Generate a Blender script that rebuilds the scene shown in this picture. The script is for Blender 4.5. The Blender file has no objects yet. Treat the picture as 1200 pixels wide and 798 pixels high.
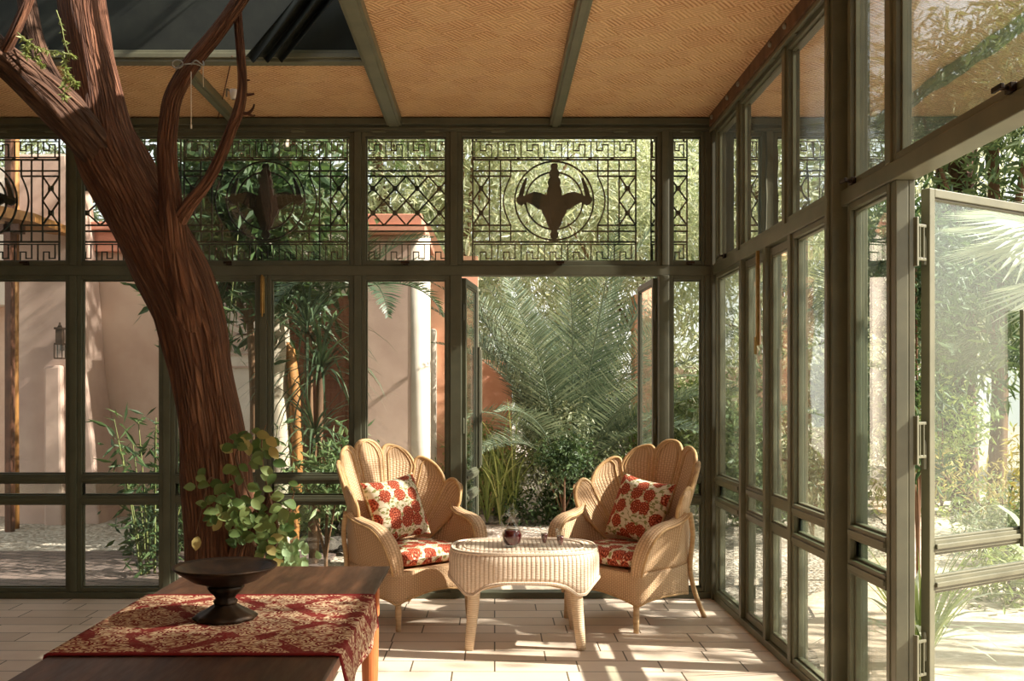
import bpy, math, random
import numpy as np
from mathutils import Vector, Matrix, noise as mnoise

random.seed(7)
rng = np.random.default_rng(11)
COL = bpy.context.scene.collection
PI = math.pi
EYE = 1.45
F, CX, CY = 1167.0, 575.0, 460.0
BY = 7.05          # distance of the glazed back wall
RX = 1.60          # plane of the glazed side wall

def at(px, py, Y):
    return Vector(((px - CX) * Y / F, Y, EYE - (py - CY) * Y / F))
def bx(px): return (px - CX) * BY / F
def bz(py): return EYE - (py - CY) * BY / F

# ------------------------------------------------------------------ meshes
class MB:
    def __init__(s): s.v = []; s.f = []; s.uv = {}
    def add(s, vs, fs, uvs=None):
        b = len(s.v); s.v += [tuple(x) for x in vs]
        for k, q in enumerate(fs):
            if uvs is not None: s.uv[len(s.f)] = [uvs[i] for i in q]
            s.f.append(tuple(b + i for i in q))
        return s
    def box(s, x0, x1, y0, y1, z0, z1):
        x0, x1 = min(x0, x1), max(x0, x1); y0, y1 = min(y0, y1), max(y0, y1); z0, z1 = min(z0, z1), max(z0, z1)
        return s.add([(x0,y0,z0),(x1,y0,z0),(x1,y1,z0),(x0,y1,z0),(x0,y0,z1),(x1,y0,z1),(x1,y1,z1),(x0,y1,z1)],
              [(0,3,2,1),(4,5,6,7),(0,1,5,4),(1,2,6,5),(2,3,7,6),(3,0,4,7)])
    def bar(s, p, q, w, h, up=(0,0,1)):
        p, q = Vector(p), Vector(q); d = (q - p).normalized(); up = Vector(up)
        if abs(d.dot(up)) > .98: up = Vector((0,1,0))
        a = d.cross(up).normalized() * w / 2; b = a.cross(d).normalized() * h / 2
        vs = [p-a-b, p+a-b, p+a+b, p-a+b, q-a-b, q+a-b, q+a+b, q-a+b]
        return s.add(vs, [(0,1,2,3),(7,6,5,4),(0,4,5,1),(1,5,6,2),(2,6,7,3),(3,7,4,0)])
    def tube(s, pts, radii, n=8, caps=True, wob=0.0, seed=0.0, closed=False):
        pts = [Vector(p) for p in pts]; m = len(pts)
        if not hasattr(radii, '__len__'): radii = [radii] * m
        ref = None; vs = []; uvs = []; L = 0
        for i, p in enumerate(pts):
            if closed: d = pts[(i+1) % m] - pts[i-1]
            else: d = pts[min(i+1, m-1)] - pts[max(i-1, 0)]
            d.normalize()
            if ref is None:
                ref = Vector((0,0,1)).cross(d)
                if ref.length < .15: ref = Vector((1,0,0))
            a = (ref - d * ref.dot(d)).normalized(); ref = a; b = d.cross(a)
            if i: L += (p - pts[i-1]).length
            for k in range(n):
                t = 2 * PI * k / n; r = radii[i]
                if wob:
                    r *= 1 + wob * (mnoise.noise(Vector((math.cos(t)*1.6+seed, math.sin(t)*1.6, L*2.2))) + .5*mnoise.noise(Vector((math.cos(t)*4, math.sin(t)*4+seed, L*1.5))))
                vs.append(p + a * math.cos(t) * r + b * math.sin(t) * r); uvs.append((k / n * 2 * PI * radii[i], L))
        fs = []; base = len(s.v)
        for i in range(m if closed else m - 1):
            j = (i + 1) % m
            for k in range(n):
                k2 = (k+1) % n
                fs.append((i*n+k, i*n+k2, j*n+k2, j*n+k))
        s.add(vs, fs)
        f0 = len(s.f) - len(fs)
        for q in range(len(fs)):
            i, k = divmod(q, n); j = (i+1) % m; r = max(radii)
            u0, u1 = k/n*2*PI*r, (k+1)/n*2*PI*r; v0 = uvs[i*n][1]; v1 = uvs[j*n][1] if j else v0 + .1
            s.uv[f0+q] = [(u0,v0),(u1,v0),(u1,v1),(u0,v1)]
        if caps and not closed:
            s.f.append(tuple(base + k for k in reversed(range(n)))); s.f.append(tuple(base + (m-1)*n + k for k in range(n)))
        return s
    def lathe(s, prof, n=32, c=(0,0,0), flute=0, fk=8):
        vs = []; fs = []; m = len(prof)
        for (r, z) in prof:
            for k in range(n):
                t = 2*PI*k/n; rr = max(r, 1e-4) * (1 + flute * abs(math.sin(fk*t/2)))
                vs.append((c[0]+rr*math.cos(t), c[1]+rr*math.sin(t), c[2]+z))
        for i in range(m-1):
            for k in range(n):
                k2 = (k+1) % n; fs.append((i*n+k, i*n+k2, (i+1)*n+k2, (i+1)*n+k))
        return s.add(vs, fs)
    def grid(s, fn, nu, nv, uvf=None, closed=False):
        vs = []; uvs = []
        for j in range(nv+1):
            for i in range(nu+1):
                a, b = i/nu, j/nv
                vs.append(fn(a, b)); uvs.append(uvf(a, b) if uvf else (a, b))
        fs = [(j*(nu+1)+i, j*(nu+1)+i+1, (j+1)*(nu+1)+i+1, (j+1)*(nu+1)+i) for j in range(nv) for i in range(nu)]
        return s.add(vs, fs, uvs)
    def prism(s, poly, y0, y1):      # polygon in XZ extruded along Y
        n = len(poly); vs = [(x, y0, z) for x, z in poly] + [(x, y1, z) for x, z in poly]
        fs = [tuple(range(n)), tuple(range(2*n-1, n-1, -1))] + [((i+1) % n, i, n+i, n+(i+1) % n) for i in range(n)]
        return s.add(vs, fs)
    def build(s, name, mat=None, parent=None, smooth=False, bevel=0, solid=0, loc=None):
        me = bpy.data.meshes.new(name); me.from_pydata(s.v, [], s.f)
        if s.uv:
            ul = me.uv_layers.new(name='UVMap'); buf = [0.0]*(2*len(me.loops))
            for p in me.polygons:
                if p.index in s.uv:
                    for k, li in enumerate(p.loop_indices): buf[2*li], buf[2*li+1] = s.uv[p.index][k]
            ul.data.foreach_set('uv', buf)
        if smooth: me.polygons.foreach_set('use_smooth', [True]*len(me.polygons))
        me.update()
        if mat: me.materials.append(mat)
        o = bpy.data.objects.new(name, me); COL.objects.link(o)
        if parent: o.parent = parent
        if loc: o.location = loc
        if solid:
            md = o.modifiers.new('Solid', 'SOLIDIFY'); md.thickness = solid; md.offset = 0
        if bevel:
            md = o.modifiers.new('Bevel', 'BEVEL'); md.width = bevel; md.segments = 2; md.limit_method = 'ANGLE'
        return o

def tag(o, label=None, cat=None, group=None, kind=None):
    if label: o['label'] = label
    if cat: o['category'] = cat
    if group: o['group'] = group
    if kind: o['kind'] = kind
    return o
def empty(name, loc=(0,0,0), rz=0, label=None, cat=None, group=None, kind=None):
    o = bpy.data.objects.new(name, None); o.empty_display_size = .1; COL.objects.link(o)
    o.location = loc; o.rotation_euler = (0, 0, rz)
    return tag(o, label, cat, group, kind)
def copy_tree(o, parent=None, label=None):
    c = o.copy(); COL.objects.link(c); c.parent = parent
    if label: c['label'] = label
    for ch in [x for x in bpy.data.objects if x.parent is o]:
        copy_tree(ch, c)
    return c
def smooth_path(pts, sub=6):
    """Catmull-Rom through points that may carry extra components (radius)."""
    P = [np.array(p, float) for p in pts]; out = []
    for i in range(len(P)-1):
        p0 = P[max(i-1,0)]; p1 = P[i]; p2 = P[i+1]; p3 = P[min(i+2, len(P)-1)]
        for k in range(sub):
            t = k/sub
            out.append(.5*((2*p1)+(-p0+p2)*t+(2*p0-5*p1+4*p2-p3)*t*t+(-p0+3*p1-3*p2+p3)*t**3))
    out.append(P[-1]); return out

# --------------------------------------------------------------- materials
def srgb(r, g, b):
    f = lambda c: (c/255/12.92) if c/255 <= .04045 else ((c/255+.055)/1.055)**2.4
    return (f(r), f(g), f(b), 1)
class NT:
    def __init__(s, name):
        s.m = bpy.data.materials.new(name); s.m.use_nodes = True; s.t = s.m.node_tree
        s.t.nodes.clear(); s.out = s.t.nodes.new('ShaderNodeOutputMaterial')
    def n(s, typ, _attrs=None, **inp):
        nd = s.t.nodes.new('ShaderNode' + typ)
        for k, v in (_attrs or {}).items(): setattr(nd, k, v)
        for k, v in inp.items():
            key = int(k[1:]) if k[0] == '_' and k[1:].isdigit() else k.replace('_', ' ')
            if hasattr(v, 'is_linked') or isinstance(v, bpy.types.NodeSocket): s.t.links.new(v, nd.inputs[key])
            else: nd.inputs[key].default_value = v
        return nd
    def math(s, op, a, b=0.0, c=0.0):
        return s.n('Math', {'operation': op}, _0=a, _1=b, _2=c).outputs[0]
    def mix(s, fac, a, b, mode='MIX'):
        nd = s.n('Mix', {'data_type': 'RGBA', 'blend_type': mode}, _0=fac, _6=a, _7=b); return nd.outputs[2]
    def ramp(s, fac, stops):
        nd = s.n('ValToRGB', Fac=fac); e = nd.color_ramp.elements
        while len(e) < len(stops): e.new(.5)
        for k, (p, c) in enumerate(stops): e[k].position = p; e[k].color = c if len(c) == 4 else (*c, 1)
        return nd.outputs[0]
    def pos(s, kind='Object'): return s.n('TexCoord').outputs[kind]
    def map(s, v, scale=(1,1,1), rot=(0,0,0), loc=(0,0,0)):
        return s.n('Mapping', Vector=v, Scale=scale, Rotation=rot, Location=loc).outputs[0]
    def noise(s, v, scale, detail=4, rough=.55, dist=0): return s.n('TexNoise', Vector=v, Scale=scale, Detail=detail, Roughness=rough, Distortion=dist).outputs[0]
    def bump(s, h, strength=.3, dist=.01): return s.n('Bump', Strength=strength, Distance=dist, Height=h).outputs[0]
    def surf(s, color, rough=.6, normal=None, metal=0, spec=.4, **kw):
        b = s.n('BsdfPrincipled', Roughness=rough, Metallic=metal, **kw); b.inputs['Specular IOR Level'].default_value = spec
        if isinstance(color, bpy.types.NodeSocket): s.t.links.new(color, b.inputs['Base Color'])
        else: b.inputs['Base Color'].default_value = color
        if normal is not None: s.t.links.new(normal, b.inputs['Normal'])
        s.t.links.new(b.outputs[0], s.out.inputs[0]); return b
    def to_out(s, sock): s.t.links.new(sock, s.out.inputs[0])

MAT = {}
def m_simple(name, c1, c2, scale=8, rough=.6, bump=.2, bdist=.004, metal=0, spec=.4, stretch=(1,1,1), detail=5):
    t = NT(name); v = t.map(t.pos(), stretch); h = t.noise(v, scale, detail, .6)
    col = t.ramp(h, [(.3, c1), (.7, c2)])
    t.surf(col, rough, t.bump(h, bump, bdist), metal, spec); MAT[name] = t.m; return t.m

m_simple('olive_paint', srgb(92,93,74), srgb(112,111,88), 5, .38, .06, .002)
m_simple('olive_paint_dark', srgb(76,77,61), srgb(92,92,74), 5, .5, .06, .002)
m_simple('canvas_green', srgb(25,29,23), srgb(36,41,32), 9, .75, .3, .004)
m_simple('iron', srgb(26,24,20), srgb(44,40,32), 30, .55, .3, .002)
m_simple('brass', srgb(150,118,66), srgb(188,152,92), 20, .38, .2, .002, .8)
m_simple('bronze', srgb(24,20,16), srgb(66,46,28), 14, .42, .5, .004, .5)
m_simple('steel', srgb(120,118,108), srgb(160,156,144), 20, .4, .1, .002, .5)
m_simple('red_lever', srgb(120,44,30), srgb(150,60,40), 20, .5, .1)
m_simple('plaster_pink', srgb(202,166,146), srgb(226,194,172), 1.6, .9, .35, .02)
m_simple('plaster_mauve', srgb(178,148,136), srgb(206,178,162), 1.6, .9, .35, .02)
m_simple('plaster_orange', srgb(214,152,120), srgb(230,174,142), 1.5, .9, .35, .02)
m_simple('plaster_white', srgb(214,198,182), srgb(238,226,212), 2.5, .9, .3, .02)
m_simple('cornice_salmon', srgb(200,134,112), srgb(218,154,130), 1.8, .85, .3, .01)
m_simple('wall_plain', srgb(150,138,112), srgb(172,160,132), 1.5, .9, .1, .01)
m_simple('gold_wood', srgb(120,78,40), srgb(176,124,66), 5, .6, .4, .006, stretch=(3,3,.4))
m_simple('dark_wood', srgb(72,44,32), srgb(108,68,48), 6, .55, .3, .006, stretch=(4,4,.4))
m_simple('rock_grey', srgb(96,92,84), srgb(156,150,138), 7, .9, .8, .03)
m_simple('rock_dark', srgb(48,44,40), srgb(84,78,70), 7, .9, .8, .03)
m_simple('stone_pale', srgb(192,186,174), srgb(226,220,208), 9, .8, .3, .01)
m_simple('white_enamel', srgb(214,208,196), srgb(230,226,216), 8, .4, .05)
m_simple('string_pale', srgb(196,186,164), srgb(216,206,186), 30, .8, .1)
m_simple('cord_brown', srgb(84,48,34), srgb(110,66,46), 30, .8, .1)
m_simple('rattan_pole', srgb(188,152,110), srgb(222,190,148), 10, .5, .25, .003, stretch=(1,1,6))
m_simple('rattan_rim', srgb(172,132,88), srgb(212,174,124), 26, .5, .5, .004)
m_simple('palm_bark', srgb(58,40,30), srgb(104,76,56), 9, .95, 1., .03, stretch=(1,1,.5))
m_simple('bark_pale', srgb(150,138,120), srgb(206,194,174), 5, .9, .6, .02, stretch=(1,1,.4))
m_simple('stem_green', srgb(86,96,52), srgb(120,128,70), 10, .7, .3)
m_simple('stem_brown', srgb(84,62,44), srgb(128,96,68), 10, .85, .5, .006, stretch=(1,1,.3))
m_simple('lamp_metal', srgb(58,44,36), srgb(90,70,56), 20, .5, .3, .003, .4)

def m_bark(name, cols):
    t = NT(name); v = t.map(t.pos('UV'), (1,1,1))
    n1 = t.noise(t.map(v, (26, 3.2, 1)), 1, 6, .62, .9)
    n2 = t.noise(t.map(v, (5, 1.8, 1)), 1, 4)
    w = t.n('TexVoronoi', {'feature': 'DISTANCE_TO_EDGE'}, Vector=t.map(t.pos('UV'), (30, 4.5, 1)), Scale=1.0, Randomness=1.0).outputs[0]
    fis = t.math('MINIMUM', t.math('MULTIPLY', w, 4.0), 1.0)
    col = t.ramp(n1, [(.3, cols[0]), (.52, cols[1]), (.72, cols[2])])
    col = t.mix(t.math('MULTIPLY', t.math('SUBTRACT', 1.0, fis), .6), col, cols[0])
    col = t.mix(t.math('MULTIPLY', n2, .35), col, cols[3])
    h = t.math('ADD', t.math('MULTIPLY', fis, .6), n1)
    t.surf(col, .85, t.bump(h, 1., .03), spec=.25); MAT[name] = t.m
m_bark('bark', [srgb(34,25,19), srgb(92,67,50), srgb(142,112,88), srgb(112,76,54)])
m_bark('bark_red', [srgb(40,26,18), srgb(114,77,55), srgb(170,126,94), srgb(142,88,58)])

def m_glass(name, tint=(.93,.96,.93), dust=0.0, gain=1.0, smear=False):
    t = NT(name); g = t.n('NewGeometry')
    d = t.n('VectorMath', {'operation': 'DOT_PRODUCT'}, _0=g.outputs['Incoming'], _1=g.outputs['Normal']).outputs['Value']
    c = t.math('SUBTRACT', 1.0, t.math('ABSOLUTE', d)); p5 = t.math('POWER', c, 5.0)
    fr = t.math('MULTIPLY', t.math('ADD', t.math('MULTIPLY', p5, .95), .045), gain)
    tr = t.n('BsdfTransparent', Color=(*tint, 1)); gl = t.n('BsdfGlossy', Color=(1,1,1,1), Roughness=.006)
    nb = t.bump(t.noise(t.pos(), 2.2, 2), .04, .03); t.t.links.new(nb, gl.inputs['Normal'])
    s = t.n('MixShader', _0=fr, _1=tr.outputs[0], _2=gl.outputs[0]).outputs[0]
    if dust:
        df = t.n('BsdfDiffuse', Color=srgb(216,226,206)); tl = t.n('BsdfTranslucent', Color=srgb(216,226,206))
        dd = t.n('AddShader', _0=df.outputs[0], _1=tl.outputs[0]).outputs[0] if False else t.n('MixShader', _0=.5, _1=df.outputs[0], _2=tl.outputs[0]).outputs[0]
        k = t.math('MULTIPLY', t.math('ADD', t.noise(t.map(t.pos(), (1.5,1.5,.8)), 2.4, 5, .65, 1.2), -.1), dust)
        s = t.n('MixShader', _0=k, _1=s, _2=dd).outputs[0]
    t.to_out(s); MAT[name] = t.m
m_glass('pane_glass', dust=.04)
m_glass('pane_glass_bright', dust=.03, gain=4.2)
m_glass('pane_glass_dusty', (.90,.96,.93), .07)
m_glass('vessel_glass', (.97,.98,.97), 0, .95)
t = NT('wine'); t.surf(srgb(72,7,14), .15, spec=.4); MAT['wine'] = t.m

# woven mats overhead
def make_mat():
    t = NT('woven_mat'); p = t.pos()
    def stripes(rot, k):
        w = t.n('TexWave', {'wave_type': 'BANDS', 'bands_direction': 'X', 'wave_profile': 'SIN'}, Vector=t.map(p, (1,1,1), (0,0,rot)), Scale=k, Distortion=.6, Detail=2.0, Detail_Scale=3.0); return w.outputs[1]
    a = stripes(.62, 13.0); b = stripes(.62+PI/2, 13.0)
    ck = t.n('TexChecker', Vector=t.map(p, (1,1,1), (0,0,.62)), Scale=9.0, Color1=(0,0,0,1), Color2=(1,1,1,1)).outputs[1]
    big = t.n('TexChecker', Vector=t.map(p, (1,1,.001), (0,0,.40)), Scale=3.4, Color1=(0,0,0,1), Color2=(1,1,1,1)).outputs[1]
    h = t.n('Mix', {'data_type': 'FLOAT'}, _0=ck, _2=a, _3=b).outputs[0]
    n = t.noise(p, 2.2, 5)
    col = t.ramp(h, [(0, srgb(192,144,98)), (.45, srgb(237,192,144)), (1, srgb(247,213,172))])
    col = t.mix(t.math('MULTIPLY', big, .3), col, srgb(246,214,164))
    col = t.mix(t.math('MULTIPLY', n, .55), col, t.mix(1.0, col, srgb(236,212,180), 'MULTIPLY'))
    t.surf(col, .7, t.bump(h, .7, .012), spec=.25); MAT['woven_mat'] = t.m
make_mat()

def make_floor():
    t = NT('floor_tiles'); p = t.pos()
    br = t.n('TexBrick', {'offset': .37, 'offset_frequency': 2, 'squash': 1.35, 'squash_frequency': 3}, Vector=t.map(p, (1,1,1), (0,0,.004)), Color1=(0,0,0,1), Color2=(1,1,1,1), Mortar=(.5,.5,.5,1),
             Scale=1.0, Mortar_Size=.0045, Mortar_Smooth=.2, Bias=0.0, Brick_Width=.44, Row_Height=.207)
    n = t.noise(p, 3.0, 6, .65); n2 = t.noise(p, 40, 4)
    base = t.ramp(br.outputs[0], [(0, srgb(206,186,168)), (.5, srgb(222,204,186)), (1, srgb(235,218,202))])
    base = t.mix(t.math('MULTIPLY', n, .6), base, srgb(186,162,142))
    base = t.mix(br.outputs[1], base, srgb(92,78,62))
    h = t.math('ADD', t.math('MULTIPLY', br.outputs[1], -1.0), t.math('MULTIPLY', n2, .12))
    t.surf(base, t.math('ADD', t.math('MULTIPLY', n, .25), .38), t.bump(h, .5, .006), spec=.35); MAT['floor_tiles'] = t.m
make_floor()

def make_pavers():
    t = NT('brick_paving'); p = t.pos()
    br = t.n('TexBrick', {'offset': .5}, Vector=t.map(p, (1,1,1), (0,0,.35)), Color1=(0,0,0,1), Color2=(1,1,1,1), Scale=1.0, Mortar_Size=.012, Mortar_Smooth=.4, Brick_Width=.26, Row_Height=.13)
    n = t.noise(p, 4, 6)
    c = t.mix(br.outputs[0], srgb(88,72,65), srgb(120,100,90)); c = t.mix(t.math('MULTIPLY', n, .6), c, srgb(104,95,89)); c = t.mix(br.outputs[1], c, srgb(56,49,44))
    t.surf(c, .8, t.bump(t.math('SUBTRACT', t.math('MULTIPLY', n, .6), br.outputs[1]), .7, .02)); MAT['brick_paving'] = t.m
make_pavers()
def make_gravel():
    t = NT('gravel'); p = t.pos()
    vo = t.n('TexVoronoi', Vector=p, Scale=26.0, Randomness=1.0); n = t.noise(p, .9, 5)
    c = t.mix(t.n('SeparateColor', Color=vo.outputs[1]).outputs[0], srgb(126,116,102), srgb(206,198,184)); c = t.mix(t.math('MULTIPLY', n, .5), c, srgb(150,134,112))
    t.surf(c, .95, t.bump(t.math('SUBTRACT', 1.0, vo.outputs[0]), .9, .03), spec=.2); MAT['gravel'] = t.m
    t = NT('sand_path'); p = t.pos(); n = t.noise(p, 3, 6, .7); n2 = t.noise(p, 30, 4)
    c = t.ramp(n, [(.3, srgb(190,170,148)), (.7, srgb(220,204,184))]); c = t.mix(t.math('MULTIPLY', n2, .4), c, srgb(180,164,142))
    t.surf(c, .95, t.bump(n2, .5, .015), spec=.2); MAT['sand_path'] = t.m
    t = NT('soil'); p = t.pos(); n = t.noise(p, 6, 6, .7)
    c = t.ramp(n, [(.3, srgb(96,84,62)), (.55, srgb(138,124,92)), (.75, srgb(168,150,116))]); t.surf(c, .95, t.bump(n, .8, .03), spec=.2); MAT['soil'] = t.m
make_gravel()

def m_leaf(name, cols, trans=.35, rough=.5):
    t = NT(name); r = t.n('NewGeometry').outputs['Random Per Island']
    st = [(i/(len(cols)-1) if len(cols) > 1 else 0, c) for i, c in enumerate(cols)]
    col = t.ramp(r, st)
    b = t.n('BsdfPrincipled', Roughness=rough); t.t.links.new(col, b.inputs['Base Color']); b.inputs['Specular IOR Level'].default_value = .35
    tl = t.n('BsdfTranslucent'); t.t.links.new(t.mix(1.0, col, srgb(250,246,220), 'MULTIPLY'), tl.inputs['Color'])
    t.to_out(t.n('MixShader', _0=trans, _1=b.outputs[0], _2=tl.outputs[0]).outputs[0]); MAT[name] = t.m
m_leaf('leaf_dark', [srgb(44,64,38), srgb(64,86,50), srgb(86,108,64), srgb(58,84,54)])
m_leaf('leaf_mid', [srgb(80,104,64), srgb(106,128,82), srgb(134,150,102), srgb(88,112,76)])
m_leaf('leaf_pale', [srgb(170,180,146), srgb(196,202,172), srgb(216,216,194), srgb(150,164,132)], .48)
m_leaf('leaf_olive', [srgb(98,112,80), srgb(126,136,102), srgb(154,160,126), srgb(84,100,70)], .38)
m_leaf('leaf_palm', [srgb(78,96,76), srgb(104,120,98), srgb(138,150,124)], .28, .40)
m_leaf('leaf_palm_dark', [srgb(48,66,48), srgb(70,88,64), srgb(92,110,82)], .25, .42)
m_leaf('leaf_bright', [srgb(112,132,70), srgb(142,158,90), srgb(176,182,120)], .42)
m_leaf('leaf_vine', [srgb(70,94,50), srgb(96,118,64), srgb(128,142,86), srgb(84,108,62)], .35)
m_leaf('leaf_gold', [srgb(172,152,90), srgb(198,182,122), srgb(148,140,84)], .45)
m_leaf('leaf_jade', [srgb(140,168,120), srgb(164,188,144)], .3)
m_leaf('leaf_silver', [srgb(176,186,160), srgb(206,212,190), srgb(152,166,136)], .35)

def make_weave(name, dark, mid, light, p=.021, q=.0105, k=.42):
    t = NT(name); s = t.n('SeparateXYZ', Vector=t.pos('UV')); u, v = s.outputs[0], s.outputs[1]
    row = t.math('FLOOR', t.math('DIVIDE', v, q))
    a = t.math('ABSOLUTE', t.math('SINE', t.math('MULTIPLY', v, PI/q)))
    b = t.math('SINE', t.math('ADD', t.math('MULTIPLY', u, PI/p), t.math('MULTIPLY', row, PI)))
    rib = t.math('POWER', t.math('ABSOLUTE', t.math('SINE', t.math('MULTIPLY', u, PI/p))), .6)
    h = t.math('MULTIPLY', t.math('ADD', .62, t.math('MULTIPLY', b, .18)), t.math('ADD', .35, t.math('MULTIPLY', a, .65)))
    h = t.math('ADD', t.math('MULTIPLY', h, 1-k), t.math('MULTIPLY', rib, k))
    n = t.noise(t.pos(), 9, 5)
    col = t.ramp(h, [(.22, dark), (.5, mid), (.85, light)]); col = t.mix(t.math('MULTIPLY', n, .45), col, mid)
    t.surf(col, .5, t.bump(h, .8, .008), spec=.35); MAT[name] = t.m
make_weave('weave_chair', srgb(108,70,42), srgb(198,159,120), srgb(230,199,164), .019, .0095)
make_weave('weave_table', srgb(152,124,96), srgb(218,192,166), srgb(240,221,202), .026, .009, .62)

def make_floral():
    t = NT('floral_cloth'); uv = t.pos('UV'); v = t.n('VectorMath', {'operation': 'ADD'}, _0=uv, _1=t.n('VectorMath', {'operation': 'SCALE'}, _0=t.n('TexNoise', Vector=uv, Scale=22.0, Detail=3.0).outputs[1], Scale=.016).outputs[0]).outputs[0]
    fl = t.n('TexVoronoi', {'voronoi_dimensions': '2D', 'feature': 'F1'}, Vector=v, Scale=9.6, Randomness=.6)
    d = fl.outputs[0]
    mask = t.math('LESS_THAN', d, t.math('ADD', .26, t.math('MULTIPLY', t.noise(uv, 62, 2), .34)))
    pet = t.n('TexVoronoi', {'voronoi_dimensions': '2D', 'feature': 'DISTANCE_TO_EDGE'}, Vector=uv, Scale=62.0).outputs[0]
    ring = t.math('SINE', t.math('MULTIPLY', d, 48.0))
    tone = t.math('ADD', t.math('MULTIPLY', pet, 1.4), t.math('MULTIPLY', ring, .16))
    red = t.ramp(tone, [(0, srgb(98,38,30)), (.2, srgb(160,68,46)), (.45, srgb(190,98,70)), (.8, srgb(214,152,126))])
    lf = t.n('TexVoronoi', {'voronoi_dimensions': '2D', 'feature': 'F1'}, Vector=t.map(v, (1,1.7,1), (0,0,.7)), Scale=24.0, Randomness=1.0)
    lm = t.math('MULTIPLY', t.math('LESS_THAN', lf.outputs[0], .30), t.math('GREATER_THAN', t.noise(uv, 13, 2), .44))
    ln = t.math('LESS_THAN', t.math('ABSOLUTE', t.math('SUBTRACT', t.noise(uv, 16, 1), .5)), .018)
    base = t.mix(t.math('MULTIPLY', t.noise(uv, 60, 3), .4), srgb(222,208,184), srgb(200,186,158))
    c = t.mix(ln, base, srgb(150,140,96)); c = t.mix(lm, c, srgb(142,138,88)); c = t.mix(mask, c, red)
    t.surf(c, .85, t.bump(t.noise(uv, 300, 2), .15, .002), spec=.15); MAT['floral_cloth'] = t.m
make_floral()

def make_damask():
    t = NT('damask_cloth'); uv = t.pos('UV'); s = t.n('SeparateXYZ', Vector=uv); u, v = s.outputs[0], s.outputs[1]
    n = t.n('TexNoise', Vector=uv, Scale=30.0, Detail=4.0)
    w = t.n('VectorMath', {'operation': 'ADD'}, _0=uv, _1=t.n('VectorMath', {'operation': 'SCALE'}, _0=n.outputs[1], Scale=.02).outputs[0]).outputs[0]
    vo = t.n('TexVoronoi', {'voronoi_dimensions': '2D'}, Vector=w, Scale=17.0, Randomness=.7).outputs[0]
    ring = t.math('SINE', t.math('MULTIPLY', vo, 34.0))
    vs = t.n('TexVoronoi', {'voronoi_dimensions': '2D'}, Vector=w, Scale=55.0).outputs[0]
    # broad layout: medallion diamonds of plain ground between bands of flowers (u across 0..1.2, v along 0..0.8)
    du = t.math('ABSOLUTE', t.math('SUBTRACT', t.math('FRACT', t.math('DIVIDE', u, .40)), .5)); dv = t.math('ABSOLUTE', t.math('SUBTRACT', t.math('FRACT', t.math('ADD', t.math('DIVIDE', v, .405), .5)), .5))
    dia = t.math('ADD', du, t.math('MULTIPLY', dv, .8))
    plain = t.math('MULTIPLY', t.math('GREATER_THAN', dia, .44), t.math('LESS_THAN', dia, .58))
    fl = t.math('GREATER_THAN', t.math('ADD', t.math('ADD', t.math('MULTIPLY', ring, .20), t.math('MULTIPLY', vs, -.35)), t.math('MULTIPLY', n.outputs[0], 1.1)), .36)
    m = t.math('MULTIPLY', fl, t.math('SUBTRACT', 1.0, t.math('MULTIPLY', t.math('MULTIPLY', plain, t.math('GREATER_THAN', t.noise(uv, 11, 3), .47)), .92)))
    ev = t.math('MINIMUM', v, t.math('SUBTRACT', .81, v)); edge = t.math('LESS_THAN', ev, .022)
    m = t.math('MULTIPLY', m, t.math('SUBTRACT', 1.0, edge))
    red = t.mix(t.math('MULTIPLY', t.noise(uv, 8, 3), .5), srgb(120,30,30), srgb(96,24,25))
    cream = t.ramp(vs, [(.1, srgb(210,190,158)), (.45, srgb(190,158,124)), (.8, srgb(150,100,78))])
    c = t.mix(m, red, cream)
    t.surf(c, .85, t.bump(t.math('ADD', m, t.noise(uv, 260, 2)), .4, .003), spec=.12); MAT['damask_cloth'] = t.m
make_damask()

def m_wood(name, c1, c2, c3, axis=(2,14,14), rough=.45):
    t = NT(name); p = t.pos(); n = t.noise(t.map(p, axis), 1.6, 6, .6, .8); n2 = t.noise(t.map(p, (axis[0]*6, axis[1]*6, axis[2]*6)), 1, 3)
    col = t.ramp(n, [(.25, c1), (.5, c2), (.78, c3)])
    t.surf(col, t.math('ADD', rough-.1, t.math('MULTIPLY', n2, .25)), t.bump(n2, .2, .003), spec=.35); MAT[name] = t.m
m_wood('table_top_wood', srgb(46,30,22), srgb(72,48,34), srgb(104,72,52), (10,1.4,10), .4)
m_wood('table_leg_wood', srgb(126,66,32), srgb(166,94,50), srgb(192,120,70), (12,12,1.4), .45)
m_wood('door_wood', srgb(104,60,42), srgb(134,82,58), srgb(154,100,74), (10,10,1.2), .6)
SKY, SUN, EXPO = .16, 7.3, 1.15
# ============================================================ the room
def structure(o, label=None, cat=None): return tag(o, label, cat, kind='structure')
def off(o, root): o.location = -Vector(root.location); return o

ZC = 3.385; HX0, HX1, HY0, HY1 = -3.6, -.735, 4.30, 5.70     # roof opening over the tree
RY0, LX = -1.6, -4.8
structure(MB().box(LX, RX+.06, RY0, BY+.08, -.10, 0).build('floor', MAT['floor_tiles']), 'cream stone tile floor in staggered rows', 'floor')
def slab_with_hole(x0, x1, y0, y1, z0, z1):
    return MB().box(x0, x1, y0, HY0, z0, z1).box(x0, x1, HY1, y1, z0, z1).box(x0, HX0, HY0, HY1, z0, z1).box(HX1, x1, HY0, HY1, z0, z1)
structure(slab_with_hole(LX, RX+.04, RY0, BY+.04, ZC, ZC+.02).build('ceiling', MAT['woven_mat']), 'tan woven palm mat ceiling between green beams', 'ceiling')
structure(slab_with_hole(LX-.1, RX+.22, RY0-.1, BY+.28, ZC+.02, ZC+.50).build('roof', MAT['canvas_green']), 'dark green roof with an opening for the tree', 'roof')
structure(MB().box(LX-.1, LX, RY0-.1, BY+.1, 0, ZC).build('wall_left', MAT['olive_paint_dark']), 'plain dark green side wall', 'wall')
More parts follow.
